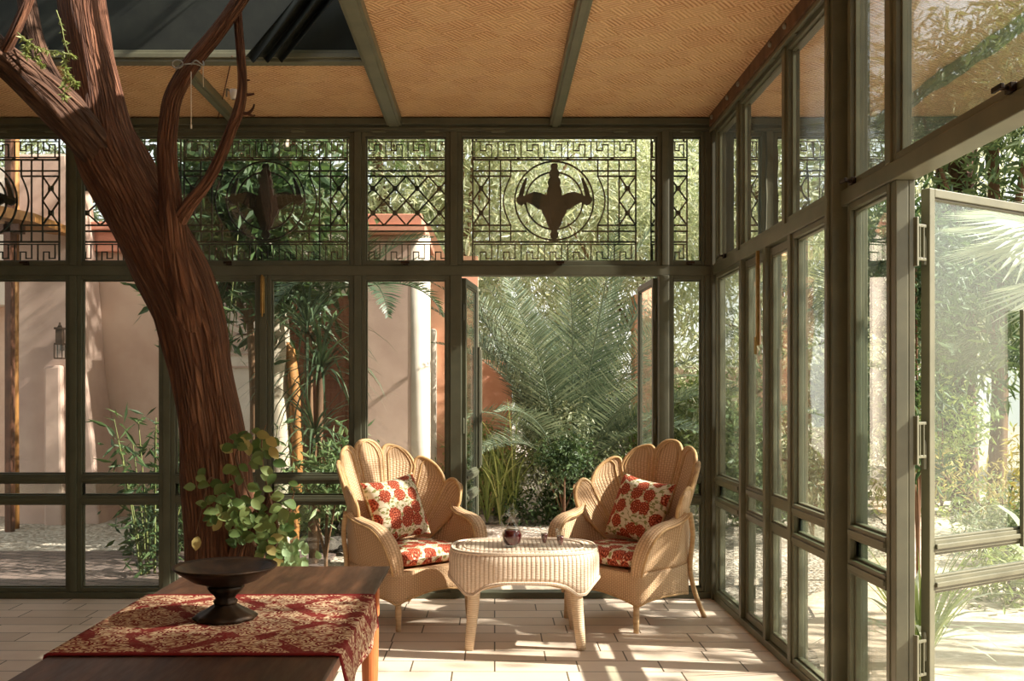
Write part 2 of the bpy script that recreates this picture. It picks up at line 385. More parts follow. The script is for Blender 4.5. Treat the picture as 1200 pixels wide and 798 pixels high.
structure(MB().box(LX, RX, RY0-.1, RY0, 0, ZC).build('wall_rear', MAT['wall_plain']), 'plain plaster wall behind the sitting area', 'wall')

# beams under the mats
def beam(n, x0, x1, y0, y1, h=.06, label=''):
    o = MB().box(x0, x1, y0, y1, ZC-h, ZC).box(x0+.018, x1-.018, y0, y1, ZC-h-.012, ZC-h).build('trim_%d' % n, MAT['olive_paint'], bevel=.004)
    return structure(o, label, 'beam')
beam(1, -1.825, -1.755, HY1+.05, BY-.02, .055, 'short green ceiling beam behind the tree, from roof opening to glass wall')
beam(2, -.73, -.625, RY0, BY-.02, .06, 'green ceiling beam along the edge of the roof opening')
beam(3, .415, .49, RY0, BY-.02, .06, 'green ceiling beam in the middle of the mat ceiling')
structure(MB().box(HX0, HX1+.02, HY1-.02, HY1+.05, ZC-.05, ZC+.02).box(HX0, HX1, HY1-.035, HY1-.02, ZC-.03, ZC).build('trim_4', MAT['olive_paint'], bevel=.004), 'green edge beam of the roof opening', 'beam')
for k, xx in enumerate((-3.0, -2.45, -1.9, -1.35, -.95)):
    pass

# ---------------------------------------------- steel skeleton of the glass walls
def pbox(mb, plane, a0, a1, d0, d1, z0, z1):
    if plane == 'back': mb.box(a0, a1, BY+d0, BY+d1, z0, z1)
    else: mb.box(RX+d0, RX+d1, a0, a1, z0, z1)
ZT0, ZT1, ZH = 2.275, 2.345, 3.285
BM = [bx(-20), bx(88.5), bx(197.5), bx(310), bx(420), bx(532), bx(778.5), bx(829)]
mb = MB()
pbox(mb, 'back', LX, RX, -.05, .06, 0, .045)
pbox(mb, 'back', LX, RX, -.05, .06, ZH, ZC); pbox(mb, 'back', LX, RX, -.075, -.05, ZH+.045, ZC-.01); pbox(mb, 'back', LX, RX, -.062, -.05, ZH+.012, ZH+.03)
pbox(mb, 'back', LX, RX, -.045, .05, ZT0, ZT1)
for i, x in enumerate(BM):
    w = .026
    if i in (0, 1, 4, 5, 6, 7): pbox(mb, 'back', x-w, x+w, -.05, .055, ZT1, ZH); 
    if i == 5: pbox(mb, 'back', x-w, bx(541), -.05, .055, .045, ZT0)
    elif i == 6: pbox(mb, 'back', bx(771), x+w, -.05, .055, .045, ZT0)
    else: pbox(mb, 'back', x-w, x+w, -.05, .055, .045, ZT0)
mb.box(bx(831), bx(842), BY-.09, BY+.06, 0, ZC)
mb.box(-3.9, -3.84, BY-.05, BY+.05, 0, ZC).box(-4.4, -4.34, BY-.05, BY+.05, 0, ZC)
structure(mb.build('wall_back', MAT['olive_paint_dark'], bevel=.004), 'dark green steel frame of the rear glass wall', 'wall')
mb = MB()
pbox(mb, 'side', RY0, BY, -.04, .05, 0, .045)
pbox(mb, 'side', RY0, BY, -.05, .05, ZH, ZC); pbox(mb, 'side', RY0, BY, -.065, -.05, ZH-.008, ZH+.016)
pbox(mb, 'side', RY0, BY, -.045, .05, ZT0, ZT1)
SU = [6.29, 5.30, 4.46, 3.905, 2.30, .80, -.8]
SL = [6.22, 5.67, 5.20, 4.46, 3.885, 2.30, .80, -.8]
for y in SU:
    if y not in (4.46,): pbox(mb, 'side', y-.026, y+.026, -.045, .05, ZT1, ZH)
for y in SL:
    if y not in (4.46,): pbox(mb, 'side', y-.026, y+.026, -.03 if y == 3.885 else -.045, .02 if y == 3.885 else .05, .045, ZT0)
mb.box(1.515, 1.612, 4.42, 4.505, 0, ZC).box(1.500, 1.515, 4.445, 4.48, 0, ZC)
mb.box(1.612, 1.66, 4.38, 4.54, 0, ZC)
structure(mb.build('wall_right', MAT['olive_paint'], bevel=.004), 'green steel frame of the side glass wall', 'wall')
# brown flashing with bolts along the top of the side wall
mb = MB(); mb.box(1.525, 1.552, RY0, BY-.1, ZH+.02, ZC-.002)
tr = structure(mb.build('trim_5', MAT['stem_brown']), 'brown rail with bolts along the top of the side glass wall', 'rail')
for y in (6.85, 6.4, 6.12, 5.42, 5.15, 4.75, 3.95, 3.7, 3.0):
    tag(MB().lathe([(0,0),(.016,0),(.016,.008),(.010,.014),(0,.015)], 12).build('bolt', MAT['steel'], tr, loc=(1.524, y, ZH+.06)), None).rotation_euler = (0, -PI/2, 0)

# --------------------------------------------------------------- windows
WN = [0]
def window(plane, a0, a1, z0, z1, label, rails=(), sash=.03, glass=None, mat='olive_paint_dark', hinges='top', latch=None, cat='window', lever=False):
    WN[0] += 1
    glass = glass or ('pane_glass_bright' if plane == 'side' and z0 > 2 else 'pane_glass')
    c = (a0+a1)/2
    root = empty('window_%d' % WN[0], (c, BY, z0) if plane == 'back' else (RX, c, z0), label=label, cat=cat, kind='structure')
    mb = MB(); d0, d1 = -.035, .03
    pbox(mb, plane, a0, a0+sash, d0, d1, z0, z1); pbox(mb, plane, a1-sash, a1, d0, d1, z0, z1)
    pbox(mb, plane, a0+sash, a1-sash, d0, d1, z0, z0+sash); pbox(mb, plane, a0+sash, a1-sash, d0, d1, z1-sash, z1)
    # glazing bead
    b = .010
    zs = [z0+sash] + [v for r in rails for v in (r-.030, r+.030)] + [z1-sash]
    for r in rails: pbox(mb, plane, a0+sash, a1-sash, d0-.004, d1, r-.030, r+.030); pbox(mb, plane, a0+sash, a1-sash, d0-.012, d0, r-.012, r+.012)
    for k in range(0, len(zs), 2):
        p0, p1 = zs[k], zs[k+1]
        pbox(mb, plane, a0+sash, a0+sash+b, -.014, .014, p0, p1); pbox(mb, plane, a1-sash-b, a1-sash, -.014, .014, p0, p1)
        pbox(mb, plane, a0+sash, a1-sash, -.014, .014, p0, p0+b); pbox(mb, plane, a0+sash, a1-sash, -.014, .014, p1-b, p1)
    off(mb.build('window_frame', MAT[mat], root, bevel=.003), root)
    for k in range(0, len(zs), 2):
        g = MB(); pbox(g, plane, a0+sash+.004, a1-sash-.004, -.003, .003, zs[k]+.004, zs[k+1]-.004)
        off(g.build('pane', MAT[glass], root), root)
    if hinges == 'top':
        for f in ((.2, .8) if abs(a1-a0) > .4 else (.5,)):
            h = MB(); c0 = a0 + (a1-a0)*f; pbox(h, plane, c0-.05, c0+.05, -.052, -.035, z1-.006, z1+.012)
            pbox(h, plane, c0-.045, c0+.045, -.058, -.050, z1-.002, z1+.006)
            off(h.build('hinge', MAT['olive_paint'], root, bevel=.002), root)
    if hinges == 'side':
        for zz in (z0+.25, (z0+z1)/2, z1-.25):
            h = MB(); pbox(h, plane, a0-.006, a0+.01, -.05, -.034, zz-.05, zz+.05); off(h.build('hinge', MAT['olive_paint'], root, bevel=.002), root)
    if latch is not None:
        c0 = a0 + (a1-a0)*latch; h = MB(); zz = z0+sash*.5
        pbox(h, plane, c0-.018, c0+.018, -.055, -.035, zz-.015, zz+.015); pbox(h, plane, c0-.006, c0+.006, -.085, -.055, zz-.006, zz+.006); pbox(h, plane, c0-.03, c0+.03, -.09, -.078, zz-.008, zz+.008)
        lt = off(h.build('latch', MAT['bronze'], root, bevel=.002), root)
        if lever:
            h = MB(); p = (c0, BY-.08, zz+.01) if plane == 'back' else (RX-.08, c0, zz+.01); q = (c0-.085, BY-.07, zz+.07) if plane == 'back' else (RX-.07, c0-.02, zz+.10)
            h.bar(p, q, .016, .010); off(h.build('lever', MAT['red_lever'], lt), root); 
    return root
g = .026
# rear glass wall, upper row (in front of the iron grilles)
window('back', bx(-20)+g, BM[1]-g, ZT1, ZH, 'upper rear window with ironwork at the outer edge, before the tree limb', latch=.5)
window('back', BM[1]+g, BM[4]-g, ZT1, ZH, 'wide upper rear window crossed by the tree trunk', latch=.55)
window('back', BM[4]+g, BM[5]-g, ZT1, ZH, 'square upper rear window with diamond lattice behind it', latch=.5)
window('back', BM[5]+g, BM[6]-g, ZT1, ZH, 'wide upper rear window over the open garden doors', latch=.5)
window('back', BM[6]+g, BM[7]-.02, ZT1, ZH, 'narrow upper rear window beside the corner post', latch=.55, lever=True)
# lower row
R2 = (.845, .70)
def low(a0, a1, label, **k): return window('back', a0, a1, .045, ZT0, label, rails=(.845, .695), hinges=None, **k)
low(bx(-20)+g, BM[1]-g, 'lower rear window looking at the plastered pier and wall lantern')
low(BM[1]+g, BM[2]-g, 'lower rear window looking at the bare sunlit plaster wall')
low(BM[2]+g, BM[3]-g, 'lower rear window right behind the leaning trunk')
w = low(BM[3]+g, BM[4]-g, 'lower rear window looking at the wooden garden door', )
low(BM[4]+g, BM[5]-g, 'lower rear window behind the scalloped chair beside the open door')
low(BM[6]+g, BM[7]-.02, 'narrow lower rear window between garden door and corner post')
h = MB(); h.box(BM[3]-.014, BM[3]+.014, BY-.075, BY-.05, bz(368), ZT0-.01).box(BM[3]-.006, BM[3]+.006, BY-.085, BY-.07, bz(372), ZT0)
off(h.build('bolt', MAT['brass'], w, bevel=.003), w)
# side glass wall, upper row
window('side', 6.29+g, 6.94, ZT1, ZH, 'upper side window next to the corner', mat='olive_paint', latch=.5, hinges=None)
window('side', 5.30+g, 6.29-g, ZT1, ZH, 'middle upper side window between corner and post', mat='olive_paint', hinges='top')
window('side', 4.55, 5.30-g, ZT1, ZH, 'upper side window just beyond the post', mat='olive_paint', hinges='top')
window('side', 3.905+g, 4.37, ZT1, ZH, 'narrow upper side window on the near side of the post', mat='olive_paint', latch=.8, lever=True, hinges=None)
window('side', 2.30+g, 3.905-g, ZT1, ZH, 'wide upper side window over the open door, mirroring the mats', mat='olive_paint', latch=.42, lever=True, hinges='top')
for y0, y1 in ((.80+g, 2.30-g), (-.8+g, .80-g)):
    window('side', y0, y1, ZT1, ZH, 'upper side window close to the viewer', mat='olive_paint', hinges=None)
    window('side', y0, y1, .045, ZT0, 'lower side window close to the viewer', rails=(.845, .695), mat='olive_paint', hinges=None)
# side lower row
window('side', 6.22+g, 6.94, .045, ZT0, 'lower side window next to the corner post', rails=(.845, .695), mat='olive_paint', hinges=None)
window('side', 4.55, 5.20-g, .045, ZT0, 'lower side window just beyond the post', rails=(.845, .695), mat='olive_paint', hinges='side')
window('side', 3.885+g, 4.37, .045, ZT0, 'tall narrow fixed side window between post and open door', rails=(.845, .695), mat='olive_paint', hinges=None)

# ----------------------------------------------------------------- doors
DN = [0]
def door_leaf(origin, rz, width, label, glass='pane_glass', mat='olive_paint_dark', z1=ZT0-.01, cover=None, stile=.042, thick=.036, handle=True, z0=.05, hinge_plates=False):
    """A glazed leaf whose hinge edge stands at the origin; the leaf runs along local +X."""
    DN[0] += 1
    root = empty('door_%d' % DN[0], origin, rz, label=label, cat='door', kind='structure')
    h = thick/2; mb = MB()
    rails = (.815-z0+.03, .665-z0+.03)
    H = z1 - z0
    mb.box(0, stile, -h, h, 0, H).box(width-stile, width, -h, h, 0, H).box(stile, width-stile, -h, h, 0, stile).box(stile, width-stile, -h, h, H-stile, H)
    zs = [stile, rails[1]-.026, rails[1]+.026, rails[0]-.026, rails[0]+.026, H-stile]
    for r in rails: mb.box(stile, width-stile, -h, h, r-.026, r+.026).box(stile, width-stile, -h-.01, -h, r-.010, r+.010)
    for k in (0, 2, 4):
        for s0, s1 in ((stile, stile+.010), (width-stile-.010, width-stile)): mb.box(s0, s1, -.012, .012, zs[k], zs[k+1])
        mb.box(stile, width-stile, -.012, .012, zs[k], zs[k]+.010).box(stile, width-stile, -.012, .012, zs[k+1]-.010, zs[k+1])
    mb.build('door_frame', MAT[mat], root, bevel=.003)
    for k in (0, 2, 4): MB().box(stile+.004, width-stile-.004, -.003, .003, zs[k]+.004, zs[k+1]-.004).build('pane', MAT[glass], root)
    if cover: MB().box(cover[0], cover[1], -h-.018, -h, cover[2]-z0, cover[3]-z0).box(cover[0]+.02, cover[1], -h-.026, -h-.018, cover[2]-z0+.02, cover[3]-z0-.02).build('astragal', MAT[mat], root, bevel=.003)
    for zz in (.35, H*.5, H-.3):
        MB().lathe([(0,0),(.009,0),(.009,.10),(.006,.112),(0,.114)], 10, (-.006, 0, zz)).build('hinge', MAT[mat], root)
    if handle:
        hb = MB().box(width-stile+.008, width-.008, -h-.008, -h, .93, 1.10); hb.bar((width-.02, -h-.035, 1.02), (width-.13, -h-.035, 1.02), .014, .014).bar((width-.02, -h, 1.02), (width-.02, -h-.04, 1.02), .012, .012)
        hb.build('door_handle', MAT['bronze'], root, bevel=.002)
    return root
door_leaf((bx(541)+.012, BY+.04, .05), math.radians(82), .60, 'open garden door leaf behind the scalloped chair nearest the tree', cover=(.555, .61, .87, 1.80), handle=False)
door_leaf((bx(771)-.012, BY+.04, .05), math.radians(92), .60, 'open garden door leaf behind the chair at the corner', handle=False)
# closed pair in the side wall
door_leaf((RX, 6.22-g-.004, .05), -PI/2, .49, 'closed side door leaf nearer the corner', mat='olive_paint', handle=False)
door_leaf((RX, 5.20+g+.004, .05), PI/2, .425, 'closed side door leaf nearer the post', mat='olive_paint', cover=(.38, .43, .87, 1.70))
d = [o for o in bpy.data.objects if o.name == 'door_3'][0]
MB().box(.455, .475, -.075, -.055, 1.67, ZT0-.06).box(.46, .47, -.085, -.07, 1.62, 1.72).build('bolt', MAT['brass'], d, bevel=.003)
# the leaf folded outward at the opening
lp = Vector((1.704, 3.905, .05)); ang = math.atan2(.37, .60)
leaf = door_leaf(lp, ang, .80, 'open dusty side door leaf swung out over the path', glass='pane_glass_dusty', mat='olive_paint', z1=2.25, stile=.034, thick=.04, cover=(.61, .80, .80, 1.80), handle=False)
for zz in (.30, 1.15, 1.92):
    hb = MB(); hb.bar((-.072, -.005, zz), (-.004, -.005, zz), .012, .012).bar((-.072, -.005, zz+.13), (-.004, -.005, zz+.13), .012, .012)
    hb.box(-.050, -.044, -.012, .002, zz, zz+.13).box(-.026, -.020, -.012, .002, zz, zz+.13).box(-.078, -.066, -.02, .02, zz-.03, zz+.16)
    hb.build('hinge_bracket', MAT['olive_paint'], leaf, bevel=.002)
structure(MB().box(RX+.022, RX+.046, 3.862, 3.91, .05, ZT0).build('trim_6', MAT['olive_paint'], bevel=.003), 'light green jamb of the open side door', 'jamb')

# ------------------------------------------------------- iron grilles
GY = BY + .085
def gx(px): return (px - CX) * GY / F
def gz(py): return EYE - (py - CY) * GY / F
def flat(mb, pts, w=.008, closed=False, dep=.010, y=GY):
    ps = [(gx(a), gz(b)) for a, b in pts]
    if closed: ps.append(ps[0])
    for (a, b), (c, d) in zip(ps, ps[1:]): 
        L = math.hypot(c-a, d-b)
        if L < 1e-5: continue
        ex, ez = (c-a)/L*w*.5, (d-b)/L*w*.5
        mb.bar((a-ex, y, b-ez), (c+ex, y, d+ez), dep, w, up=(-(d-b)/L, 0, (c-a)/L))
KEY = [(0,0),(0,1),(.75,1),(.75,.2),(.5,.2),(.5,.57),(.25,.57),(.25,0)]
def key_border(x0, x1, y0, y1, n, flip):
    mb = MB(); u = (x1-x0)/n
    flat(mb, [(x0, y0), (x1, y0)], .006); flat(mb, [(x0, y1), (x1, y1)], .006)
    for k in range(n):
        flat(mb, [(x0+u*(k+.08)+u*a*.98, (y0 + b*(y1-y0)) if not flip else (y1 - b*(y1-y0))) for a, b in KEY], .0075)
    return mb
def lattice(mb, x0, x1, y0, y1, nx, ny):
    dx, dy = (x1-x0)/nx, (y1-y0)/ny
    for i in range(nx):
        for j in range(ny):
            a, b = x0+i*dx, y0+j*dy
            flat(mb, [(a, b), (a+dx, b+dy)], .011); flat(mb, [(a+dx, b), (a, b+dy)], .011)
            c = (gx(a+dx/2), gz(b+dy/2)); mb.lathe([(0,-.008),(.017,-.008),(.017,.008),(0,.008)], 10, (0,0,0)) if False else mb.bar((c[0]-.017, GY, c[1]), (c[0]+.017, GY, c[1]), .022, .034)
def ring(mb, cx, cy, r, w=.010, n=56, a0=0, a1=2*PI):
    flat(mb, [(cx + r*math.cos(a0+(a1-a0)*k/n), cy + r*math.sin(a0+(a1-a0)*k/n)) for k in range(n+1)], w, dep=.013)
RT, R1, RA, RB, RC, RD, RE = 187.3, 187.3, 200.3, 206.5, 264, 271, 283.5
def crest(cx):
    s = .2256
    half_t = [(0,185),(14,186),(19,200),(15,214),(25,228),(27,242),(22,256),(31,270),(34,286),(29,302),(37,320),(39,348)]
    wing = [(40,352),(70,338),(105,332),(140,345),(160,356),(176,352),(196,362),(198,378),(186,395),(168,402),(158,394),(140,385),(110,400),(85,420),(66,424)]
    low = [(62,440),(45,470),(34,505),(20,525),(14,535),(22,548),(20,566),(10,578),(0,580)]
    half = half_t + wing + low
    pr = [(gx(cx+a*s), gz(150+b*s)) for a, b in half]; pl = [(gx(cx-a*s), gz(150+b*s)) for a, b in reversed(half[1:-1])]
    mb = MB().prism(pr + pl, GY-.012, GY+.016)
    # raised relief: body and wing ridges
    body = [(0,200),(10,215),(14,260),(20,320),(26,380),(30,430),(16,500),(0,540)]
    br = [(gx(cx+a*s), gz(150+b*s)) for a, b in body]; bl = [(gx(cx-a*s), gz(150+b*s)) for a, b in reversed(body[1:-1])]
    mb.prism(br+bl, GY-.028, GY-.012)
    for sg in (1, -1):
        tip = [(150,400),(190,372),(178,320),(150,258),(140,262),(152,310),(160,352),(140,372)]
        mb.prism([(gx(cx+sg*a*s), gz(150+b*s)) for a, b in (tip if sg > 0 else tip[::-1])], GY-.010, GY+.012)
        for k in range(4): mb.bar((gx(cx+sg*(50+26*k)*s), GY-.016, gz(150+(352+3*k)*s)), (gx(cx+sg*(60+26*k)*s), GY-.016, gz(150+(408-8*k)*s)), .010, .016)
    return mb
def grille_medallion(cx, label):
    x0, x1 = cx-95.5, cx+95.5
    root = empty('iron_grille', (gx(cx), GY, gz(309)), label=label, cat='grille', group='ironwork grilles behind the upper windows')
    mb = MB()
    for x in (x0, x1): flat(mb, [(x, 164), (x, 309)], .011)
    for y in (RT, RE): flat(mb, [(x0, y), (x1, y)], .013)
    feet(mb, (x0+4, x1-4)); off(mb.build('edge_bars', MAT['iron'], root), root)
    off(key_border(x0, x1, 166, 184.5, 7, False).build('key_border', MAT['iron'], root), root)
    off(key_border(x0, x1, 286.5, 307, 7, True).build('key_border', MAT['iron'], root), root)
    for sg in (1, -1):
        mb = MB(); e = cx + sg*95.5; i1 = cx + sg*76; i2 = cx + sg*63; i3 = cx + sg*51
        for y in (RA, RD): flat(mb, [(e, y), (cx + sg*33, y)], .011)
        for y in (RB, RC): flat(mb, [(e, y), (i3, y)], .011)
        for x in (i1, i2): flat(mb, [(x, RT), (x, RE)], .010)
        flat(mb, [(i3, RT), (i3, RB)] + [(cx + sg*(51 + 8.5*math.sin(PI*k/12)), RB + (RC-RB)*k/12) for k in range(13)] + [(i3, RE)], .010)
        for k in range(4): mb.bar((gx(cx+sg*(14+26*k)), GY, gz(185.8)), (gx(cx+sg*(18+26*k)), GY, gz(185.8)), .012, .018)
        off(mb.build('bar_grid', MAT['iron'], root), root)
    for sg in (1, -1):
        lm = MB(); a = sorted((cx+sg*95.5, cx+sg*76)); lattice(lm, a[0], a[1], RB, RC, 1, 2); off(lm.build('lattice', MAT['iron'], root), root)
    mb = MB(); ring(mb, cx, 235.3, 46, .011); off(mb.build('medallion_ring', MAT['iron'], root), root)
    mb = MB(); ring(mb, cx, 235.3, 33.5, .011); off(mb.build('medallion_ring', MAT['iron'], root), root)
    off(crest(cx).build('crest', MAT['iron'], root), root)
    return root
def feet(mb, xs):
    for x in xs:
        mb.bar((gx(x), GY, gz(309)+.004), (gx(x), BY+.03, ZT1+.006), .014, .010).bar((gx(x), GY, gz(164)-.004), (gx(x), BY+.045, ZH-.004), .014, .010)
def grille_lattice(x0, x1, nx, ny, nk, label):
    root = empty('iron_grille', (gx((x0+x1)/2), GY, gz(309)), label=label, cat='grille', group='ironwork grilles behind the upper windows')
    mb = MB()
    for y in (RT, RA, RB, RC, RD, RE): flat(mb, [(x0, y), (x1, y)], .012)
    for x in (x0, x1): flat(mb, [(x, 164), (x, 309)], .010)
    feet(mb, (x0+4, x1-4)); off(mb.build('edge_bars', MAT['iron'], root), root)
    off(key_border(x0, x1, 166, 184.5, nk, False).build('key_border', MAT['iron'], root), root)
    off(key_border(x0, x1, 286.5, 307, nk, True).build('key_border', MAT['iron'], root), root)
    lm = MB(); lattice(lm, x0, x1, RB, RC, nx, ny); off(lm.build('lattice', MAT['iron'], root), root)
    return root
grille_medallion(-26, 'iron grille with winged crest beyond the forked tree limbs')
grille_lattice(86, 212, 4, 2, 5, 'iron lattice grille half hidden behind the leaning trunk')
grille_medallion(311.5, 'iron grille with winged crest in front of the dark green leaves')
grille_lattice(424, 528, 4, 2, 4, 'iron diamond lattice grille in the square upper window')
grille_medallion(649.5, 'iron grille with winged crest over the open garden doors')
grille_lattice(763, 805, 2, 2, 2, 'narrow iron lattice grille next to the corner')
# =========================================================== furniture
BACK_TIPS = [(0, .725), (.215, .680), (.43, .585), (.625, .425)]     # (u, height above seat deck .40)
def back_map(u, v, push=0.0):
    R = .345 + .22*max(v, 0); t = u / R
    y0 = .235 + .30*max(v, 0)
    return Vector(((R - push)*math.sin(t), y0 - (R-push)*(1-math.cos(t)) + push*0 , .40 + v))
def make_chair(name, label):
    root = empty(name, (0,0,0), label=label, cat='armchair', group='scalloped rattan armchairs')
    # --- scalloped back
    bw = .078
    val = [(.112, .610), (.325, .540), (.515, .425)]
    bounds = {}
    for i in range(3): bounds[i] = ((bw*(i+.5), .0), val[i]); bounds[-i-1] = ((-bw*(i+.5), .0), (-val[i][0], val[i][1]))
    bounds[3] = ((bw*3.5, .02), (.575, .265)); bounds[-4] = ((-bw*3.5, .02), (-.575, .265))
    for i in range(-3, 4):
        (bl, vl), (br, vr) = bounds[i-1], bounds[i]
        sg = 1 if i >= 0 else -1; tip = BACK_TIPS[abs(i)]; tip = (sg*tip[0], tip[1])
        bl, vl, br, vr, tp = (np.array(q) for q in (bl, vl, br, vr, tip))
        mid = (vl+vr)/2; hv = (vr-vl)/2; up = tp-mid
        def P(a, b, bl=bl, vl=vl, br=br, vr=vr, mid=mid, hv=hv, up=up):
            s = 2*a-1
            if b <= .6:
                t = b/.6; l = bl+(vl-bl)*t; r = br+(vr-br)*t
                # slight waist widening
                q = l + (r-l)*a
            else:
                th = (b-.6)/.4*PI/2
                q = mid + hv*s*math.cos(th)**.8 + up*math.sin(th)
            bul = -.016*math.cos(s*PI/2)*min(1, b*2)
            return back_map(q[0], q[1], bul)
        Lp = .65
        pet = MB().grid(lambda a, b: P(a, b), 12, 26, lambda a, b: ((a-.5)*.19, b*Lp)).build('back_petal', MAT['weave_chair'], root, smooth=True, solid=.016)
        edge = [P(0, .6*k/8) for k in range(9)] + [P(0 + 0*k, .6+.4*k/12) if False else P(0.0, .6+.4*k/12) for k in range(1, 13)]
        edge2 = [P(1, .6+.4*k/12) for k in range(11, -1, -1)] + [P(1, .6*k/8) for k in range(7, -1, -1)]
        MB().tube(edge + edge2, [.0125 if 5 < k < len(edge+edge2)-6 else .010 for k in range(len(edge+edge2))], 8).build('petal_rim', MAT['rattan_rim'], pet, smooth=True)
        # inner hoop echoing the scallop
        hoop = [P(.14 + .0*k, .25+.35*k/6) for k in range(7)] + [P(.14+.72*(.5-.5*math.cos(PI*k/12)), .6 + .4*.80*math.sin(PI*k/12)) for k in range(1, 12)] + [P(.86, .6-.35*k/6) for k in range(7)]
        MB().tube([h + Vector((0, -.010, 0)) for h in hoop], .0055, 6).build('petal_hoop', MAT['rattan_rim'], pet, smooth=True)
    # --- seat box
    def plan(a):     # a in 0..1 around the front: from rear left over the front to rear right
        pts = [(-.27,.255), (-.325,.0), (-.335,-.22), (-.30,-.30), (-.15,-.325), (0,-.33), (.15,-.325), (.30,-.30), (.335,-.22), (.325,.0), (.27,.255)]
        f = a*(len(pts)-1); i = min(int(f), len(pts)-2); t = f-i
        p0, p1, p2, p3 = (np.array(pts[max(0, min(len(pts)-1, k))]) for k in (i-1, i, i+1, i+2))
        return .5*((2*p1)+(-p0+p2)*t+(2*p0-5*p1+4*p2-p3)*t*t+(-p0+3*p1-3*p2+p3)*t**3)
    def zlow(a):
        if .3 <= a <= .7: return .165 + .065*math.sin((a-.3)/.4*PI)**.8
        return .165 + .035*math.sin(min(1, abs((a if a < .5 else 1-a)/.3))*PI)
    per = 2.1
    ap = MB().grid(lambda a, b: (*plan(a), zlow(a) + (.365-zlow(a))*b), 72, 8, lambda a, b: (a*per, zlow(a)+(.365-zlow(a))*b))
    ap.build('seat_apron', MAT['weave_chair'], root, smooth=True, solid=.014)
    MB().tube([(*plan(k/72), zlow(k/72)) for k in range(73)], .009, 7).build('apron_rim', MAT['rattan_rim'], root, smooth=True)
    MB().grid(lambda a, b: (-.27+.54*a, .255*(1-0)*(1) , .165+.29*b) if False else (-.27+.54*a, .255+.0*b, .165+.285*b), 24, 10, lambda a, b: (a*.54, b*.29)).build('rear_panel', MAT['weave_chair'], root, smooth=True, solid=.014)
    dk = MB(); pts = [plan(k/40) for k in range(41)]; dk.add([(x, y, .350) for x, y in pts] + [(x, y, .366) for x, y in pts], [tuple(range(41)), tuple(range(81, 40, -1))] + [(k+1, k, 41+k, 42+k) for k in range(40)], [(x, y) for x, y in pts]*2)
    dk.build('seat_deck', MAT['weave_chair'], root)
    # --- arms
    for sg in (1, -1):
        path = smooth_path([(.425, .02, .700, .030), (.405, -.02, .668, .038), (.392, -.10, .645, .046), (.388, -.20, .628, .050), (.380, -.275, .585, .052), (.362, -.318, .515, .050), (.340, -.332, .430, .044), (.322, -.325, .350, .036)], 5)
        # section: wide rolled band
        secs = []
        n = 12
        vs = []; uv = []
        L = 0
        for k, p in enumerate(path):
            c = np.array(p[:3]); d = np.array(path[min(k+1, len(path)-1)][:3]) - np.array(path[max(k-1, 0)][:3]); d /= np.linalg.norm(d)
            side = np.array((1.0, 0, 0)); nrm = np.cross(side, d); nrm /= np.linalg.norm(nrm)
            if k: L += np.linalg.norm(c - np.array(path[k-1][:3]))
            for q in range(n+1):
                t = 2*PI*q/n; w = p[3]*1.0; h = .024
                ct, st = math.cos(t), math.sin(t)
                o = side*w*np.sign(ct)*abs(ct)**.7 + nrm*h*np.sign(st)*abs(st)**.7
                vs.append((sg*(c+o)[0], (c+o)[1], (c+o)[2])); uv.append((q/n*.28, L))
        m = len(path); fs = []
        for k in range(m-1):
            for q in range(n):
                f = (k*(n+1)+q, k*(n+1)+q+1, (k+1)*(n+1)+q+1, (k+1)*(n+1)+q); fs.append(f if sg > 0 else f[::-1])
        fs.append(tuple(range(n+1)) ); fs.append(tuple((m-1)*(n+1)+q for q in range(n+1)))
        arm = MB().add(vs, fs, uv).build('armrest', MAT['weave_chair'], root, smooth=True)
        for e in (-1, 1):
            MB().tube([(sg*(p[0] + e*p[3]*.98), p[1], p[2]) for p in path], .008, 6).build('arm_rim', MAT['rattan_rim'], arm, smooth=True)
        # woven side below the arm
        def S(a, b, sg=sg):
            k = int(round(a*(m-1))); p = path[k]; f = a
            y = .255 + (-.31-.255)*a
            # arm height at this y
            zt = .36
            for q in range(m-1):
                if path[q][1] >= y >= path[q+1][1]:
                    u = (path[q][1]-y)/max(1e-6, path[q][1]-path[q+1][1]); zt = path[q][2]+(path[q+1][2]-path[q][2])*u; xt = path[q][0]+(path[q+1][0]-path[q][0])*u; break
            else:
                zt = .70 if y > 0 else .5; xt = .425 if y > 0 else .36
                if y > .02: 
                    zt = .70 + (y-.02)*.1; xt = .425 - (y-.02)*.55
            lo = .365; xb = .326 if y < .05 else .326 - (y-.05)*.27
            z = lo + (zt-.012-lo)*b; x = xb + (xt-.012-xb)*b**.8
            return (sg*x, y, z)
        MB().grid(S, 26, 10, lambda a, b: (a*.58, b*.3)).build('side_panel', MAT['weave_chair'], root, smooth=True, solid=.012)
    # --- legs
    for sg in (1, -1):
        MB().tube([(sg*.285, -.285, .0), (sg*.282, -.280, .10), (sg*.280, -.275, .24)], [.016, .019, .021], 10).build('leg', MAT['rattan_pole'], root, smooth=True)
        MB().tube(smooth_path([(sg*.315, .375, 0), (sg*.290, .300, .18), (sg*.285, .262, .34), (sg*.350, .200, .55), (sg*.420, .075, .70)], 4), .016, 10).build('leg', MAT['rattan_pole'], root, smooth=True)
    return root
